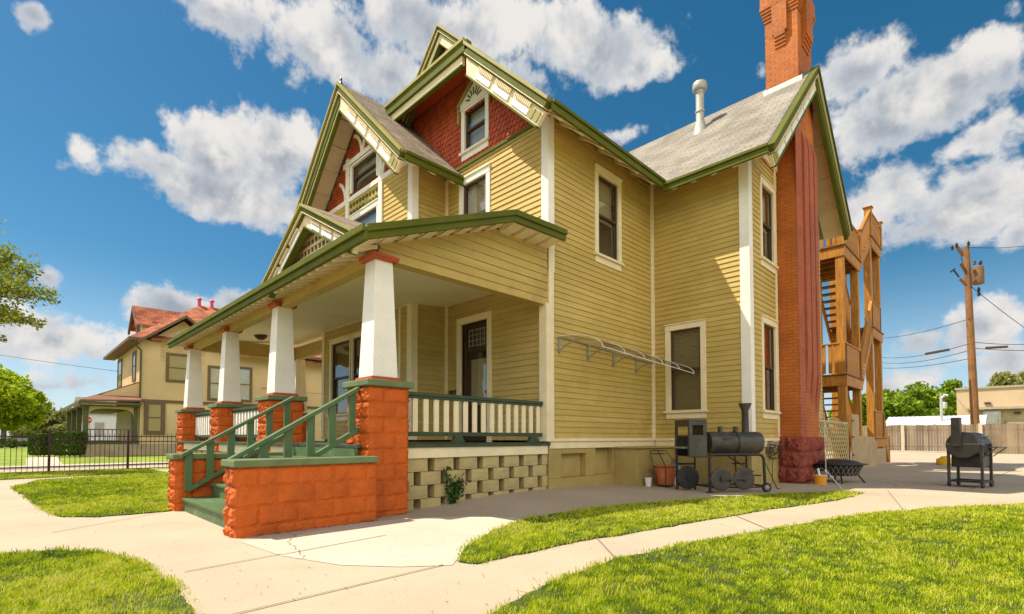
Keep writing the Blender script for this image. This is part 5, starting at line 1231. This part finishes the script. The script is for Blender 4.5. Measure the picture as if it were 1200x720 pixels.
# red stair and roof pieces seen past the porch columns
nb('entry_roof', 'nb_roof', lambda k: k.prism([(11.6, 35.0, 2.2), (14.4, 35.0, 4.7), (14.4, 35.0, 2.2)], (0, .8, 0)))
nb('wing_roof', 'nb_roof', lambda k: k.poly([(9.9, 35.2, 6.2), (17, 35.2, 6.2), (17, 37, 7.3), (9.9, 37, 7.3)]))
for x in (9.55, 10.35): nb('roof_vent', 'pink_paint', lambda k: k.lathe([(.12, -.3), (.10, .3), (.2, .34), (.05, .5)], (x, 41.4, 10.6), 10))
# downspout
k = MB(); k.tube([(4.9, 35.6, 6.6), (5.1, 35.7, 6.3), (5.38, 35.9, 6.1), (5.38, 35.9, 3.3)], .05, 6); k.build('downspout', 'nb_green', NB)
# farther buildings
WH = thing('white_house', 'plain white house in the distance seen through the arched porch', 'house', tuple(gz(112, 66)))
b = gz(108, 66); k = MB(); k.box(b[0]-1, b[1], 0, b[0]+7, b[1]+8, 4.2); k.build('wall', 'nb_white', WH); k = MB(); k.prism([(b[0]-1.5, b[1]-.5, 4.2), (b[0]-1.5, b[1]+8.5, 4.2), (b[0]-1.5, b[1]+4, 6.5)], (9, 0, 0)); k.build('roof', 'roof_grey', WH)
for i in range(3): k = MB(); k.box(b[0]+.2+i*2.2, b[1]-.04, 1.2, b[0]+1.2+i*2.2, b[1]-.005, 3.0); k.build('window', 'galvanised', WH)
bs = gz(104, 42); SG = thing('stop_sign', 'small red octagonal stop sign seen through the arched porch', 'road sign', bs)
k = MB(); k.tube([bs, (bs[0], bs[1], 2.2)], .035, 6); k.build('post', 'galvanised', SG)
fd_ = (-_fw.copy()); fd_.z = 0; fd_.normalize(); rr = Vector((fd_.y, -fd_.x, 0)); c = Vector((bs[0], bs[1], 2.45))+fd_*.05
k = MB(); k.prism([c+rr*(.28*math.cos(R(22.5+45*i)))+Vector((0, 0, .28*math.sin(R(22.5+45*i)))) for i in range(8)], fd_*.02); pl_ = k.build('sign_plate', 'sign_red', SG)
tx = bpy.data.curves.new('lettering', 'FONT'); tx.body = 'STOP'; tx.size = .21; tx.align_x = 'CENTER'; tx.align_y = 'CENTER'; tx.extrude = .003
tmp = bpy.data.objects.new('lettering', tx); COL.objects.link(tmp); bpy.context.view_layer.update()
lm = bpy.data.meshes.new_from_object(tmp.evaluated_get(bpy.context.evaluated_depsgraph_get())); bpy.data.objects.remove(tmp)
lm.materials.clear(); lm.materials.append(MATS['white']); to = bpy.data.objects.new('lettering', lm); COL.objects.link(to); to.parent = pl_
mw = Matrix.Identity(4); ux = Vector((0, 0, 1)).cross(fd_)
for i in range(3): mw[i][0] = ux[i]; mw[i][1] = (0, 0, 1)[i]; mw[i][2] = fd_[i]; mw[i][3] = (c+fd_*.025-Vector(pl_['_org']))[i]
to.matrix_local = mw
def car(x, d, m, label, rot):
    b = gz(x, d); t = thing('parked_car', label, 'car', b, rot, 'cars parked far down the street', local=True)
    k = MB(); k.prism([(-2.2, -.85, .3), (2.2, -.85, .3), (2.25, -.85, .75), (1.3, -.85, .92), (-2.1, -.85, .95)], (0, 1.7, 0)); k.build('body', m, t, .05)
    k = MB(); k.prism([(-1.7, -.75, .93), (1.2, -.75, .93), (.6, -.75, 1.42), (-1.3, -.75, 1.42)], (0, 1.5, 0)); k.build('cabin', 'dark_inside', t, .04)
    for sx in (-1.4, 1.4):
        for sy in (-.86, .68): k = MB(); k.lathe([(.30, 0), (.33, .03), (.33, .16), (.30, .18)], (sx, sy, .33), 14, (0, 1, 0)); k.build('wheel', 'black_iron', t)
car(24, 92, 'car_paint', 'dark grey car far off behind the shrubs', R(20)); car(44, 96, 'white', 'white car far off left of the hedges', R(10)); car(58, 90, 'nb_white', 'pale car just above the small hedge', R(15))

# ------------------------------------------------------------------ iron fence
IF = thing('iron_fence', 'black iron picket fence across the lawn at the left', 'fence', (1, 19.9, 0))
fy = lambda x: 19.95-.07*x
for i in range(8):
    x = .87+(i-4)*1.82; k = MB(); k.box(x-.03, fy(x)-.03, -.05, x+.03, fy(x)+.03, 1.20); k.lathe([(.035, 0), (.035, .02), (.01, .05)], (x, fy(x), 1.20), 8); k.build('post', 'fence_iron', IF)
    x2 = x+1.82; n = 16; k = MB()
    for z in (.14, .86, 1.02): k.obox((x, fy(x)-.012, z), (x2-x, fy(x2)-fy(x), 0), (0, .024, 0), (0, 0, .03))
    for j in range(1, n): xx = x+(x2-x)*j/n; k.box(xx-.007, fy(xx)-.007, .02, xx+.007, fy(xx)+.007, 1.12)
    k.build('picket_panel', 'fence_iron', IF)
# sign-free street pole far left and wires
def wire(name, a, b, sag, label, r=.012, n=14):
    a, b = Vector(a), Vector(b); k = MB(); k.tube([a.lerp(b, i/n)-Vector((0, 0, sag*4*(i/n)*(1-i/n))) for i in range(n+1)], r, 5); return tag(k.build(name, 'wire', org=tuple(a)), label, 'cable')
wire('power_line', at(-60, 407, 38), at(420, 466, 33), .25, 'thin wire crossing in front of the neighbouring house', .016)

# ------------------------------------------------------------------ right side: plank fence, buildings, poles
PF = thing('plank_fence', 'weathered brown plank fence closing the yard at the right', 'fence', (43.3, 0, 0))
k = MB(); y = 12.0
while y > -14: k.box(43.3, y-.14, 0, 43.33, y-.004, 1.85+rng.uniform(-.03, .03)); y -= .15
k.build('planks', 'plank_fence', PF)
k = MB(); k.box(43.34, -14, .35, 43.39, 12, .45); k.box(43.34, -14, 1.45, 43.39, 12, 1.55); k.build('rail', 'plank_fence', PF)
for yy in (5.5, 1.6, -.9, -5): k = MB(); k.box(43.18, yy-.09, 0, 43.29, yy+.09, 1.9); k.build('post', 'fence_post_pale', PF)
k = MB(); k.box(42.6, 3.1, -.02, 43.1, 7, .12); k.build('kerb', 'concrete_pale', PF)
WS = thing('white_shed', 'low white metal roof showing above the plank fence', 'shed', (50, 4, 0))
k = MB(); k.box(48, 1.6, 0, 53, 7.0, 1.8); k.build('wall', 'white_metal', WS); k = MB(); k.prism([(47.8, 1.5, 1.85), (47.8, 7.3, 1.85), (50.5, 7.3, 2.6), (50.5, 1.5, 2.6)], (0, 0, .05))
for i in range(20): k.prism([(47.78, 1.5+i*.3, 1.905), (47.78, 1.54+i*.3, 1.905), (50.5, 1.54+i*.3, 2.66), (50.5, 1.5+i*.3, 2.66)], (0, 0, .03))
k.build('roof', 'white_metal', WS)
k = MB(); k.tube([(49, 3.9, 2.2), (49, 3.9, 3.9), (49, 3.7, 4.15), (49, 3.5, 4.1)], .09, 8); k.build('flue', 'flash_metal', WS)
BB = thing('beige_building', 'flat-roofed beige commercial building behind the plank fence', 'building', (66, -6, 0))
k = MB(); k.box(60, -22, 0, 75, 3.72, 5.25); k.build('wall', 'beige_wall', BB); k = MB(); k.box(59.9, -22, 5.25, 75, 3.82, 5.42); k.build('parapet', 'beige_trim', BB)
k = MB(); k.box(59.4, -22, 3.42, 59.99, 3.0, 3.62); k.build('canopy', 'beige_trim', BB); k = MB(); k.box(59.85, -.9, .0, 59.99, .6, 2.5); k.build('door', 'beige_trim', BB)
k = MB(); k.box(59.5, .9, 1.2, 59.98, 2.0, 3.3); k.box(59.45, 1.1, 1.5, 59.499, 1.8, 3.0); k.build('meter_cabinet', 'galvanised', BB)
k = MB(); k.box(59.6, -.3, 3.0, 59.99, .1, 3.15); k.box(59.7, 1.5, 3.9, 59.99, 1.9, 4.05); k.build('wall_light', 'sash_brown', BB)
UP = thing('utility_pole', 'tall brown wooden utility pole with a rusty transformer', 'utility pole', (46, 1.93, 0))
p0, p1 = Vector((46, 1.92, -.3)), Vector((46, 2.13, 14.0)); k = MB(); k.tube([p0, p0.lerp(p1, .5), p1], [.25, .21, .17], 12); k.build('shaft', 'pole_wood', UP)
tc_ = at(1146, 318, 34); k = MB(); k.lathe([(.0, 0), (.30, .02), (.32, .1), (.32, 1.15), (.30, 1.2), (.14, 1.25), (0, 1.27)], (tc_.x, tc_.y, tc_.z-.9), 14); tr = k.build('transformer', 'transformer', UP, smooth=True)
k = MB()
for dx in (-.15, .15): k.lathe([(.05, 0), (.09, .06), (.05, .12), (.08, .2), (.03, .32)], (tc_.x+dx, tc_.y-dx, tc_.z+.44), 8)
k.build('bushing', 'sash_brown', tr)
def limb(a, b, r, d=34, m='pole_wood', name='crossarm'):
    k = MB(); k.tube([at(*a, d), at(*b, d)], r, 6); return k.build(name, m, UP)
limb((1122, 290), (1129, 300), .10); limb((1126, 309), (1134, 322), .10); limb((1125, 327), (1133, 335), .09); limb((1117, 316), (1124, 325), .05, m='black_iron', name='insulator_arm'); limb((1114, 319), (1119, 315), .05, m='black_iron', name='insulator_arm')
for (x, y) in ((1116, 290), (1121, 287), (1135, 285), (1147, 339), (1147, 344)):
    q = at(x, y, 34); k = MB(); k.lathe([(.04, -.2), (.10, -.12), (.05, -.06), (.11, 0), (.05, .06), (.03, .14)], q, 8); k.build('insulator', 'black_iron', UP)
k = MB(); k.tube([at(1126, 300, 34), at(1129, 312, 33.7), at(1134, 322, 34)], .02, 5); k.tube([at(1147, 308, 34), at(1151, 318, 33.8), at(1153, 325, 34)], .025, 5); k.build('jumper_wire', 'wire', UP)
limb((1144, 412), (1144, 420), .28, 33.7, 'white', 'pole_tag') if False else None
WL = [((1025, 397, 60), (1136, 374, 34), .3), ((1025, 418, 60), (1139, 402, 34), .5), ((1025, 424, 60), (1139, 410, 34), .5), ((1139, 401, 34), (1260, 397, 40), .3), ((1139, 408, 34), (1260, 408, 40), .2), ((1134, 290, 34), (1230, 282, 50), .3), ((1137, 335, 34), (1240, 410, 40), .2), ((1025, 431, 60), (1139, 420, 34), .3)]
for i, (a, b, s) in enumerate(WL):
    wire('power_line', at(*a), at(*b), s, ['wire sloping up to the pole above the others', 'upper of the long wires left of the pole', 'heavy cable run left of the pole', 'wire leaving the pole to the right, upper one', 'thick cable leaving the pole to the right', 'wire at the very top of the pole', 'wire dropping from the transformer to the right', 'lowest wire left of the pole'][i], .022)
for (a, b) in (((1085, 415, 34.2), (1112, 410, 34.2)), ((1156, 408, 34.4), (1180, 406.5, 35))):
    k = MB(); k.tube([at(*a), at(*b)], .085, 8); tag(k.build('cable_splice', 'sash_brown'), 'dark cable splice case hung ' + ('left' if a[0] < 1120 else 'right') + ' of the utility pole', 'splice case')
SP = thing('small_pole', 'thin grey pole with a white can in front of the green trees', 'utility pole', tuple(gz(1104, 56)))
b = gz(1104, 56); k = MB(); k.tube([b, (b[0], b[1], 6.0)], .12, 8); k.build('shaft', 'pole_grey', SP); k = MB(); k.lathe([(.0, 0), (.3, .02), (.3, .7), (0, .75)], (b[0]-.3, b[1]-.25, 4.2), 12); k.build('transformer', 'white_metal', SP)

# ------------------------------------------------------------------ things in the yard
def rz_of(v): return math.atan2(v[1], v[0])
# smoker shaped like a locomotive; local x along the boiler, y away from the camera
SM = thing('locomotive_smoker', 'black barrel smoker shaped like a locomotive with cab and funnel', 'smoker', (8.995, 3.92, 0), rz_of((.797, -.604)), local=True)
def sm(name, f, m='smoker_steel', parent=None, bev=0, smooth=False): k = MB(); f(k); return k.build(name, m, parent or SM, bev, smooth)
cy_, cz_, rb_ = .27, .905, .205
bl = sm('boiler', lambda k: k.lathe([(.0, 0), (.17, .005), (.20, .02), (.205, .05), (.205, 1.03), (.195, 1.06), (.15, 1.085), (0, 1.10)], (.06, cy_, cz_), 28, (1, 0, 0)), smooth=True)
sm('boiler_band', lambda k: k.lathe([(.208, 0), (.216, .004), (.216, .028), (.208, .032)], (.60, cy_, cz_), 28, (1, 0, 0)), 'black_iron', bl)
sm('handle', lambda k: k.tube([(.3, .06, .98), (.3, .02, .98), (.42, .02, .98), (.42, .06, .98)], .010, 6), 'black_iron', bl)
for x, h in ((.35, .10), (.66, .10)): sm('steam_dome', lambda k: k.lathe([(.042, -.02), (.042, h), (.035, h+.004), (.035, h-.02)], (x, cy_, cz_+rb_-.005), 14), parent=bl, smooth=True)
ck = sm('funnel', lambda k: k.lathe([(.062, -.03), (.058, .40), (.115, .53), (.118, .545), (.105, .545), (.05, .42)], (.86, cy_, cz_+rb_-.01), 18), smooth=True)
def cab(k):
    t = .012; x0, x1, y0, y1, z0, z1 = -.41, -.075, -.02, .56, .655, 1.315
    k.box(x0, y0, z1, x1, y1, z1+t)                                   # roof
    for y in (y0, y1-t):                                              # sides with a window
        k.box(x0, y, z0, x1, y+t, z1-.27); k.box(x0, y, z1-.09, x1, y+t, z1-.001); k.box(x0, y, z1-.269, x0+.06, y+t, z1-.091); k.box(x1-.07, y, z1-.269, x1, y+t, z1-.091)
    k.box(x0, y0+t+.001, z0, x1-.02, y1-t-.001, z0+t)                         # floor
    k.box(x1-.018, y0+t+.001, z0, x1-.006, y1-t-.001, z1-.001)
    k.box(x0+.002, y0+t+.001, z1-.12, x0+.014, y1-t-.001, z1-.001); k.box(x0+.002, y0+t+.001, z0+t+.001, x0+.014, y0+.07, z1-.121); k.box(x0+.002, y1-.07, z0+t+.001, x0+.014, y1-t-.001, z1-.121)
    k.box(x0+.002, y0+.071, z1-.30, x0+.014, y1-.071, z1-.28)
sm('cab', cab); sm('cab_shelf', lambda k: k.box(-.46, .10, .80, -.20, .48, .83), 'galvanised')
sm('cab_wall', lambda k: (k.box(-.41, .0, 1.25, -.08, .55, 1.252)), 'black_iron')
def frame(k):
    k.tube([(-.02, .0, .0), (-.02, .0, .62), (.02, .0, .675), (.08, .0, .69), (.94, .0, .69), (1.0, .0, .675), (1.04, .0, .62), (1.06, .0, .10)], .026, 8)
    k.tube([(-.02, .54, .0), (-.02, .54, .66), (1.04, .54, .66), (1.06, .54, .10)], .024, 8)
    k.tube([(-.38, .54, .0), (-.38, .54, .66)], .022, 8); k.tube([(-.38, .0, .66), (-.02, .0, .66)], .02, 8)
    for z in (.10, .50): k.tube([(-.38, .54, z), (-.02, .54, z)], .018, 6)
    k.tube([(-.02, 0, .10), (1.06, 0, .10)], .018, 6); k.tube([(-.02, .54, .10), (1.06, .54, .10)], .018, 6)
    for x in (-.02, 1.05): k.tube([(x, 0, .11), (x, .54, .11)], .018, 6)
    k.tube([(.80, .54, .64), (.82, .5, .12)], .014, 6); k.tube([(.66, .54, .64), (1.04, .3, .35)], .012, 6); k.tube([(.72, .5, .50), (1.03, .5, .50)], .014, 6); k.tube([(.8, .1, .30), (1.05, .1, .30)], .014, 6)
    k.tube([(1.02, .0, .64), (1.34, .05, .05)], .008, 6); k.tube([(1.34, .05, .05), (1.40, .06, .06)], .008, 6)
    k.box(-.09, -.03, -.0, .05, .03, .012)
sm('frame', frame, 'black_iron')
def disc(x, y, z, r, m='wheel_steel', name='drive_wheel', th=.03):
    w = sm(name, lambda k: k.lathe([(0, 0), (r*.15, 0), (r*.16, -.012), (r*.9, -.012), (r, -.004), (r, th), (0, th)], (x, y, z), 32, (0, 1, 0)), m)
    sm('hub', lambda k: k.lathe([(.035, 0), (.035, -.03), (0, -.03)], (x, y-.012, z), 12, (0, 1, 0)), 'black_iron', w); return w
disc(.175, -.05, .245, .205); disc(.62, -.05, .25, .20); disc(-.20, .46, .25, .22, 'black_iron', 'back_wheel')
sm('side_rod', lambda k: (k.box(.14, -.10, .245, .66, -.085, .285), k.box(.14, -.10, .23, .175, -.085, .30), k.box(.33, -.09, .20, .45, -.08, .29)), 'smoker_steel')
w = sm('caster', lambda k: k.lathe([(.06, -.0), (.085, 0), (.09, .01), (.09, .035), (.085, .045), (.06, .045)], (1.07, -.05, .09), 20, (0, 1, 0)), 'black_iron')
sm('rim', lambda k: (k.lathe([(.062, .004), (.055, .002), (.015, -.004), (0, -.006)], (1.07, -.05, .09), 12, (0, 1, 0)), [k.obox((1.07, -.056, .09), (.055*math.cos(R(72*i)), 0, .055*math.sin(R(72*i))), (0, .008, 0), (-.01*math.sin(R(72*i)), 0, .01*math.cos(R(72*i)))) for i in range(5)]), 'galvanised', w)
# tangle of wire at the boiler's nose, wound on a hanger
HR = thing('wire_coil', 'tangled ball of thin dark wire hanging by the nose of the smoker', 'wire', tuple(at(905, 528, 10.7)))
c = at(905, 528, 10.7); k = MB()
for i in range(26):
    n_ = Vector(rng.normal(size=3)).normalized(); a_ = n_.orthogonal().normalized(); b_ = n_.cross(a_); r0 = rng.uniform(.10, .20); off = Vector(rng.normal(0, .025, 3)); k.tube([c+off+(a_*math.cos(t)+b_*math.sin(t))*r0 for t in np.linspace(0, 6.0, 22)], .0035, 4)
k.build('strand', 'black_iron', HR); k = MB(); k.tube([c+Vector((-.2, .15, -.05)), c+Vector((-.05, .05, .0)), c+Vector((0, 0, .05))], .006, 5); k.tube([c-Vector((0, 0, .18)), (c.x+.02, c.y+.02, .0)], .007, 5); k.build('hanger', 'black_iron', HR)

# pot in a wire stand, round lid, bits behind the smoker
px_, py_ = 9.40, 5.02; z0 = zg(px_, py_)
FP = thing('flower_pot', 'terracotta flower pot standing in a black wire plant stand', 'pot', (px_, py_, z0))
k = MB(); k.lathe([(0, .03), (.145, .03), (.16, .05), (.205, .34), (.225, .345), (.228, .42), (.205, .425), (.195, .35), (.19, .30), (0, .30)], (px_, py_, z0), 26); k.build('pot', 'terracotta', FP, smooth=True)
k = MB(); k.lathe([(0, .305), (.19, .305)], (px_, py_, z0), 20); k.build('potting_soil', 'soil', FP)
PS_ = thing('plant_stand', 'black wire plant stand around the terracotta pot', 'plant stand', (px_, py_, z0)); k = MB()
ring = lambda r, z, n=28: [(px_+r*math.cos(2*math.pi*i/n), py_+r*math.sin(2*math.pi*i/n), z0+z) for i in range(n)]

for rr_, rz_, o_ in ((.245, .40, 0), (.165, .035, 0), (.15, .72, .12), (.15, .66, .12)): k = MB(); k.tube([(x-o_, y+o_*.83, z) for x, y, z in ring(rr_, rz_)], .007, 6, True); k.build('ring', 'black_iron', PS_)
for i in range(4):
    a = 2*math.pi*i/4+.5; k = MB(); k.tube([(px_+.2*math.cos(a), py_+.2*math.sin(a), z0), (px_+.245*math.cos(a), py_+.245*math.sin(a), z0+.40), (px_-.12+.15*math.cos(a), py_+.1+.15*math.sin(a), z0+.72)], .007, 6); k.build('leg', 'black_iron', PS_)
lc = (9.78, 5.02); lz = zg(*lc); RL = thing('round_lid', 'round grey metal lid leaning against the wall beside the terracotta pot', 'lid', (*lc, lz)); k = MB(); axl = Vector((-.66, -.70, .25)); k.lathe([(0, .0), (.20, .0), (.215, -.02), (.225, 0), (.215, .012), (0, .012)], (lc[0], lc[1], lz+.205), 30, axl); k.build('disc', 'galvanised', RL)
k = MB(); k.lathe([(.035, 0), (.03, .03), (0, .035)], Vector((lc[0], lc[1], lz+.205))+axl.normalized()*.01, 12, axl); k.build('knob', 'black_iron', RL)
bp_ = (10.30, 5.25); JB = thing('blue_jug', 'small blue plastic jug behind the smoker', 'jug', (*bp_, zg(*bp_))); k = MB(); k.lathe([(0, .0), (.08, .0), (.085, .02), (.085, .34), (.05, .42), (.03, .44), (.03, .50), (0, .50)], (*bp_, zg(*bp_)), 16); k.build('jug_body', 'blue_plastic', JB, smooth=True); k = MB(); k.lathe([(.036, .48), (.036, .54), (0, .54)], (*bp_, zg(*bp_)), 12); k.build('cap', 'red_plastic', JB)
# small white bucket and the orange bucket
def bucket(x, y, r0, r1, h, m, name, label, cat='bucket'):
    z = zg(x, y); t = thing(name, label, cat, (x, y, z)); k = MB(); k.lathe([(0, 0), (r0, 0), (r0*1.02, .01), (r1, h-.01), (r1*1.07, h-.008), (r1*1.07, h+.004), (r1*.95, h+.004), (r0*.95, .02), (0, .02)], (x, y, z), 22); k.build('pail', m, t, smooth=True)
    k = MB(); k.tube([(x+math.cos(a)*r1*1.02*.707, y-math.cos(a)*r1*1.02*.707, z+h+math.sin(a)*r1*1.1) for a in np.linspace(0, math.pi, 12)], .004, 5); k.build('handle', 'galvanised', t); return t, z
bucket(9.12, 5.25, .055, .075, .17, 'bucket_white', 'small_bucket', 'small white pail on the concrete by the cellar bulkhead')
t, z = bucket(12.36, 3.0, .115, .135, .19, 'bucket_orange', 'orange_bucket', 'small orange-yellow pail with white contents at the chimney foot')
k = MB(); k.lathe([(0, .20), (.10, .20), (.13, .185)], (12.36, 3.0, z), 18); k.tube([(12.30, 3.0, z+.19), (12.27, 3.02, z+.34)], .022, 8); k.build('white_rag', 'bucket_white', t)
# fire pit
fx, fy_ = 13.25, 2.86; FPI = thing('fire_pit', 'round black fire pit with patterned sides on splayed legs', 'fire pit', (fx, fy_, 0))
k = MB(); k.lathe([(.36, .16), (.46, .38), (.47, .40), (.56, .405), (.56, .42), (.45, .42), (.34, .18), (0, .14)], (fx, fy_, 0), 36); k.build('bowl', 'black_iron', FPI, smooth=True)
k = MB()
for i in range(28):
    a = 2*math.pi*i/28
    for s in (-1, 1): k.tube([(fx+(.37+.1*f)*math.cos(a+s*(f-.5)*.22), fy_+(.37+.1*f)*math.sin(a+s*(f-.5)*.22), .17+.21*f) for f in (0, .5, 1)], .006, 4)
k.build('side_pattern', 'galvanised', FPI)
k = MB(); k.lathe([(.45, .42), (.44, .44), (.34, .485), (.18, .51), (0, .52)], (fx, fy_, 0), 28); k.build('spark_screen', 'black_iron', FPI, smooth=True)
for i in range(4):
    a = R(20+90*i); k = MB(); k.tube([(fx+.42*math.cos(a), fy_+.42*math.sin(a), .36), (fx+.38*math.cos(a), fy_+.38*math.sin(a), .16), (fx+.50*math.cos(a), fy_+.50*math.sin(a), .0)], .018, 6); k.build('leg', 'black_iron', FPI)
# dark tub behind the orange bucket
tx_, ty_ = 13.0, 3.12; DT = thing('ash_pan', 'small grey metal ash pan beside the orange pail', 'pan', (tx_, ty_, 0)); k = MB(); k.lathe([(0, .10), (.13, .10), (.2, .24), (.215, .24), (.215, .25), (.19, .25), (.12, .12), (0, .12)], (tx_, ty_, 0), 20); k.build('bowl', 'galvanised', DT, smooth=True)
k = MB()
for i in range(3): a = 2.1*i; k.tube([(tx_+.1*math.cos(a), ty_+.1*math.sin(a), .11), (tx_+.17*math.cos(a), ty_+.17*math.sin(a), 0)], .01, 5)
k.build('leg', 'black_iron', DT)
# shepherd's hook with a leaning prop
hx, hy = 10.32, 2.40; SH = thing('garden_hook', 'thin grey metal shepherd hook stuck in the grass with a leaning brace', 'garden hook', (hx, hy, 0))
e = Vector((math.sqrt(.5), -math.sqrt(.5), 0)); b = Vector((hx, hy, 0)); k = MB()
k.tube([b-Vector((0, 0, .05)), b+Vector((0, 0, .7))-e*.02, b+Vector((0, 0, 1.45))-e*.03], [.008, .007, .006], 6); k.build('pole', 'galvanised', SH)
k = MB(); k.tube([b+Vector((0, 0, 1.16))-e*.02]+[b+e*(.13-.15*math.cos(t))+Vector((0, 0, 1.19+.17*math.sin(t))) for t in np.linspace(0, math.pi*.8, 10)]+[b+e*.36+Vector((0, 0, 1.21))], .008, 6); k.build('hook_arm', 'galvanised', SH)
k = MB(); k.tube([b+Vector((0, 0, .42))-e*.02, gp(990, 577)], .008, 6); k.build('brace', 'white_metal', SH)
# barrel grill on wheels; local x along its end, y away
BQ = thing('barrel_grill', 'black barrel barbecue grill on a wheeled stand in the open yard', 'grill', (13.70, 1.0, 0), rz_of((-.22, -.975)), local=True)
def bq(name, f, m='smoker_steel', parent=None, bev=0, smooth=False): k = MB(); f(k); return k.build(name, m, parent or BQ, bev, smooth)
dm = bq('drum', lambda k: k.lathe([(0, -.02), (.25, -.015), (.262, 0), (.262, .72), (.25, .735), (0, .74)], (.24, -.06, .845), 32, (0, 1, 0)), smooth=True)
bq('drum_seam', lambda k: (k.lathe([(.264, 0), (.27, .004), (.27, .02), (.264, .024)], (.24, -.05, .845), 32, (0, 1, 0)), k.box(.495, -.05, .86, .52, .66, .875)), 'black_iron', dm)
bq('smoke_stack', lambda k: (k.box(.11, -.20, .83, .25, -.085, 1.40), k.box(.13, -.18, 1.401, .23, -.105, 1.402)), parent=None, bev=.006)
bq('fire_box', lambda k: k.box(.02, .08, .40, .50, .62, .66), 'black_iron', bev=.006); bq('fire_box_door', lambda k: k.box(.501, .12, .43, .512, .58, .63), 'smoker_steel')
for i, (x, y) in enumerate(((0, 0), (.52, 0), (0, .52), (.52, .52))):
    lg = bq('leg', lambda k: k.box(x-.022, y-.022, .10, x+.022, y+.022, .88), 'smoker_steel')
    r = .055 if (x, y) != (.52, .52) else .085
    bq('wheel', lambda k: k.lathe([(r*.4, -.02), (r*.9, -.02), (r, -.012), (r, .012), (r*.9, .02), (r*.4, .02)], (x, y, r), 16, (1, 0, 0)), 'black_iron', lg)
bq('base_frame', lambda k: (k.box(-.02, -.02, .10, .54, .02, .14), k.box(-.02, .50, .10, .54, .54, .14), k.box(-.02, .021, .10, .02, .499, .14), k.box(.50, .021, .10, .54, .499, .14), k.box(.021, .021, .11, .499, .499, .118)), 'black_iron')
bq('side_shelf', lambda k: (k.box(.52, -.02, .80, .76, .60, .815), k.tube([(.74, 0, .80), (.54, 0, .62)], .01, 6), k.tube([(.74, .58, .80), (.54, .58, .62)], .01, 6)), 'smoker_steel')
bq('front_bar', lambda k: k.tube([(-.05, -.09, .87), (.58, -.09, .87)], .008, 6), 'galvanised'); bq('lid_handle', lambda k: (k.tube([(.44, .2, 1.01), (.52, .2, 1.04), (.52, .5, 1.04), (.44, .5, 1.01)], .012, 6)), 'galvanised', dm)
# yellow thing lying on the concrete
yx, yy = 24.3, 1.85; YB = thing('yellow_bag', 'crumpled yellow bag lying on the concrete behind the barrel grill', 'bag', (yx, yy, 0))
for i, (dx, dy, r, h) in enumerate(((0, 0, .26, .30), (.4, -.5, .20, .2))):
    k = MB(); k.lathe([(r*.85, 0), (r, h*.25), (r*.9, h*.6), (r*.55, h*.9), (0, h)], (yx+dx, yy+dy, 0), 14); v = np.array(k.v); v += rng.normal(0, .03, v.shape); v[:, 2] = np.maximum(v[:, 2], 0); k.v = [tuple(q) for q in v]; k.build('bag_fold', 'yellow_bag', YB, smooth=True)
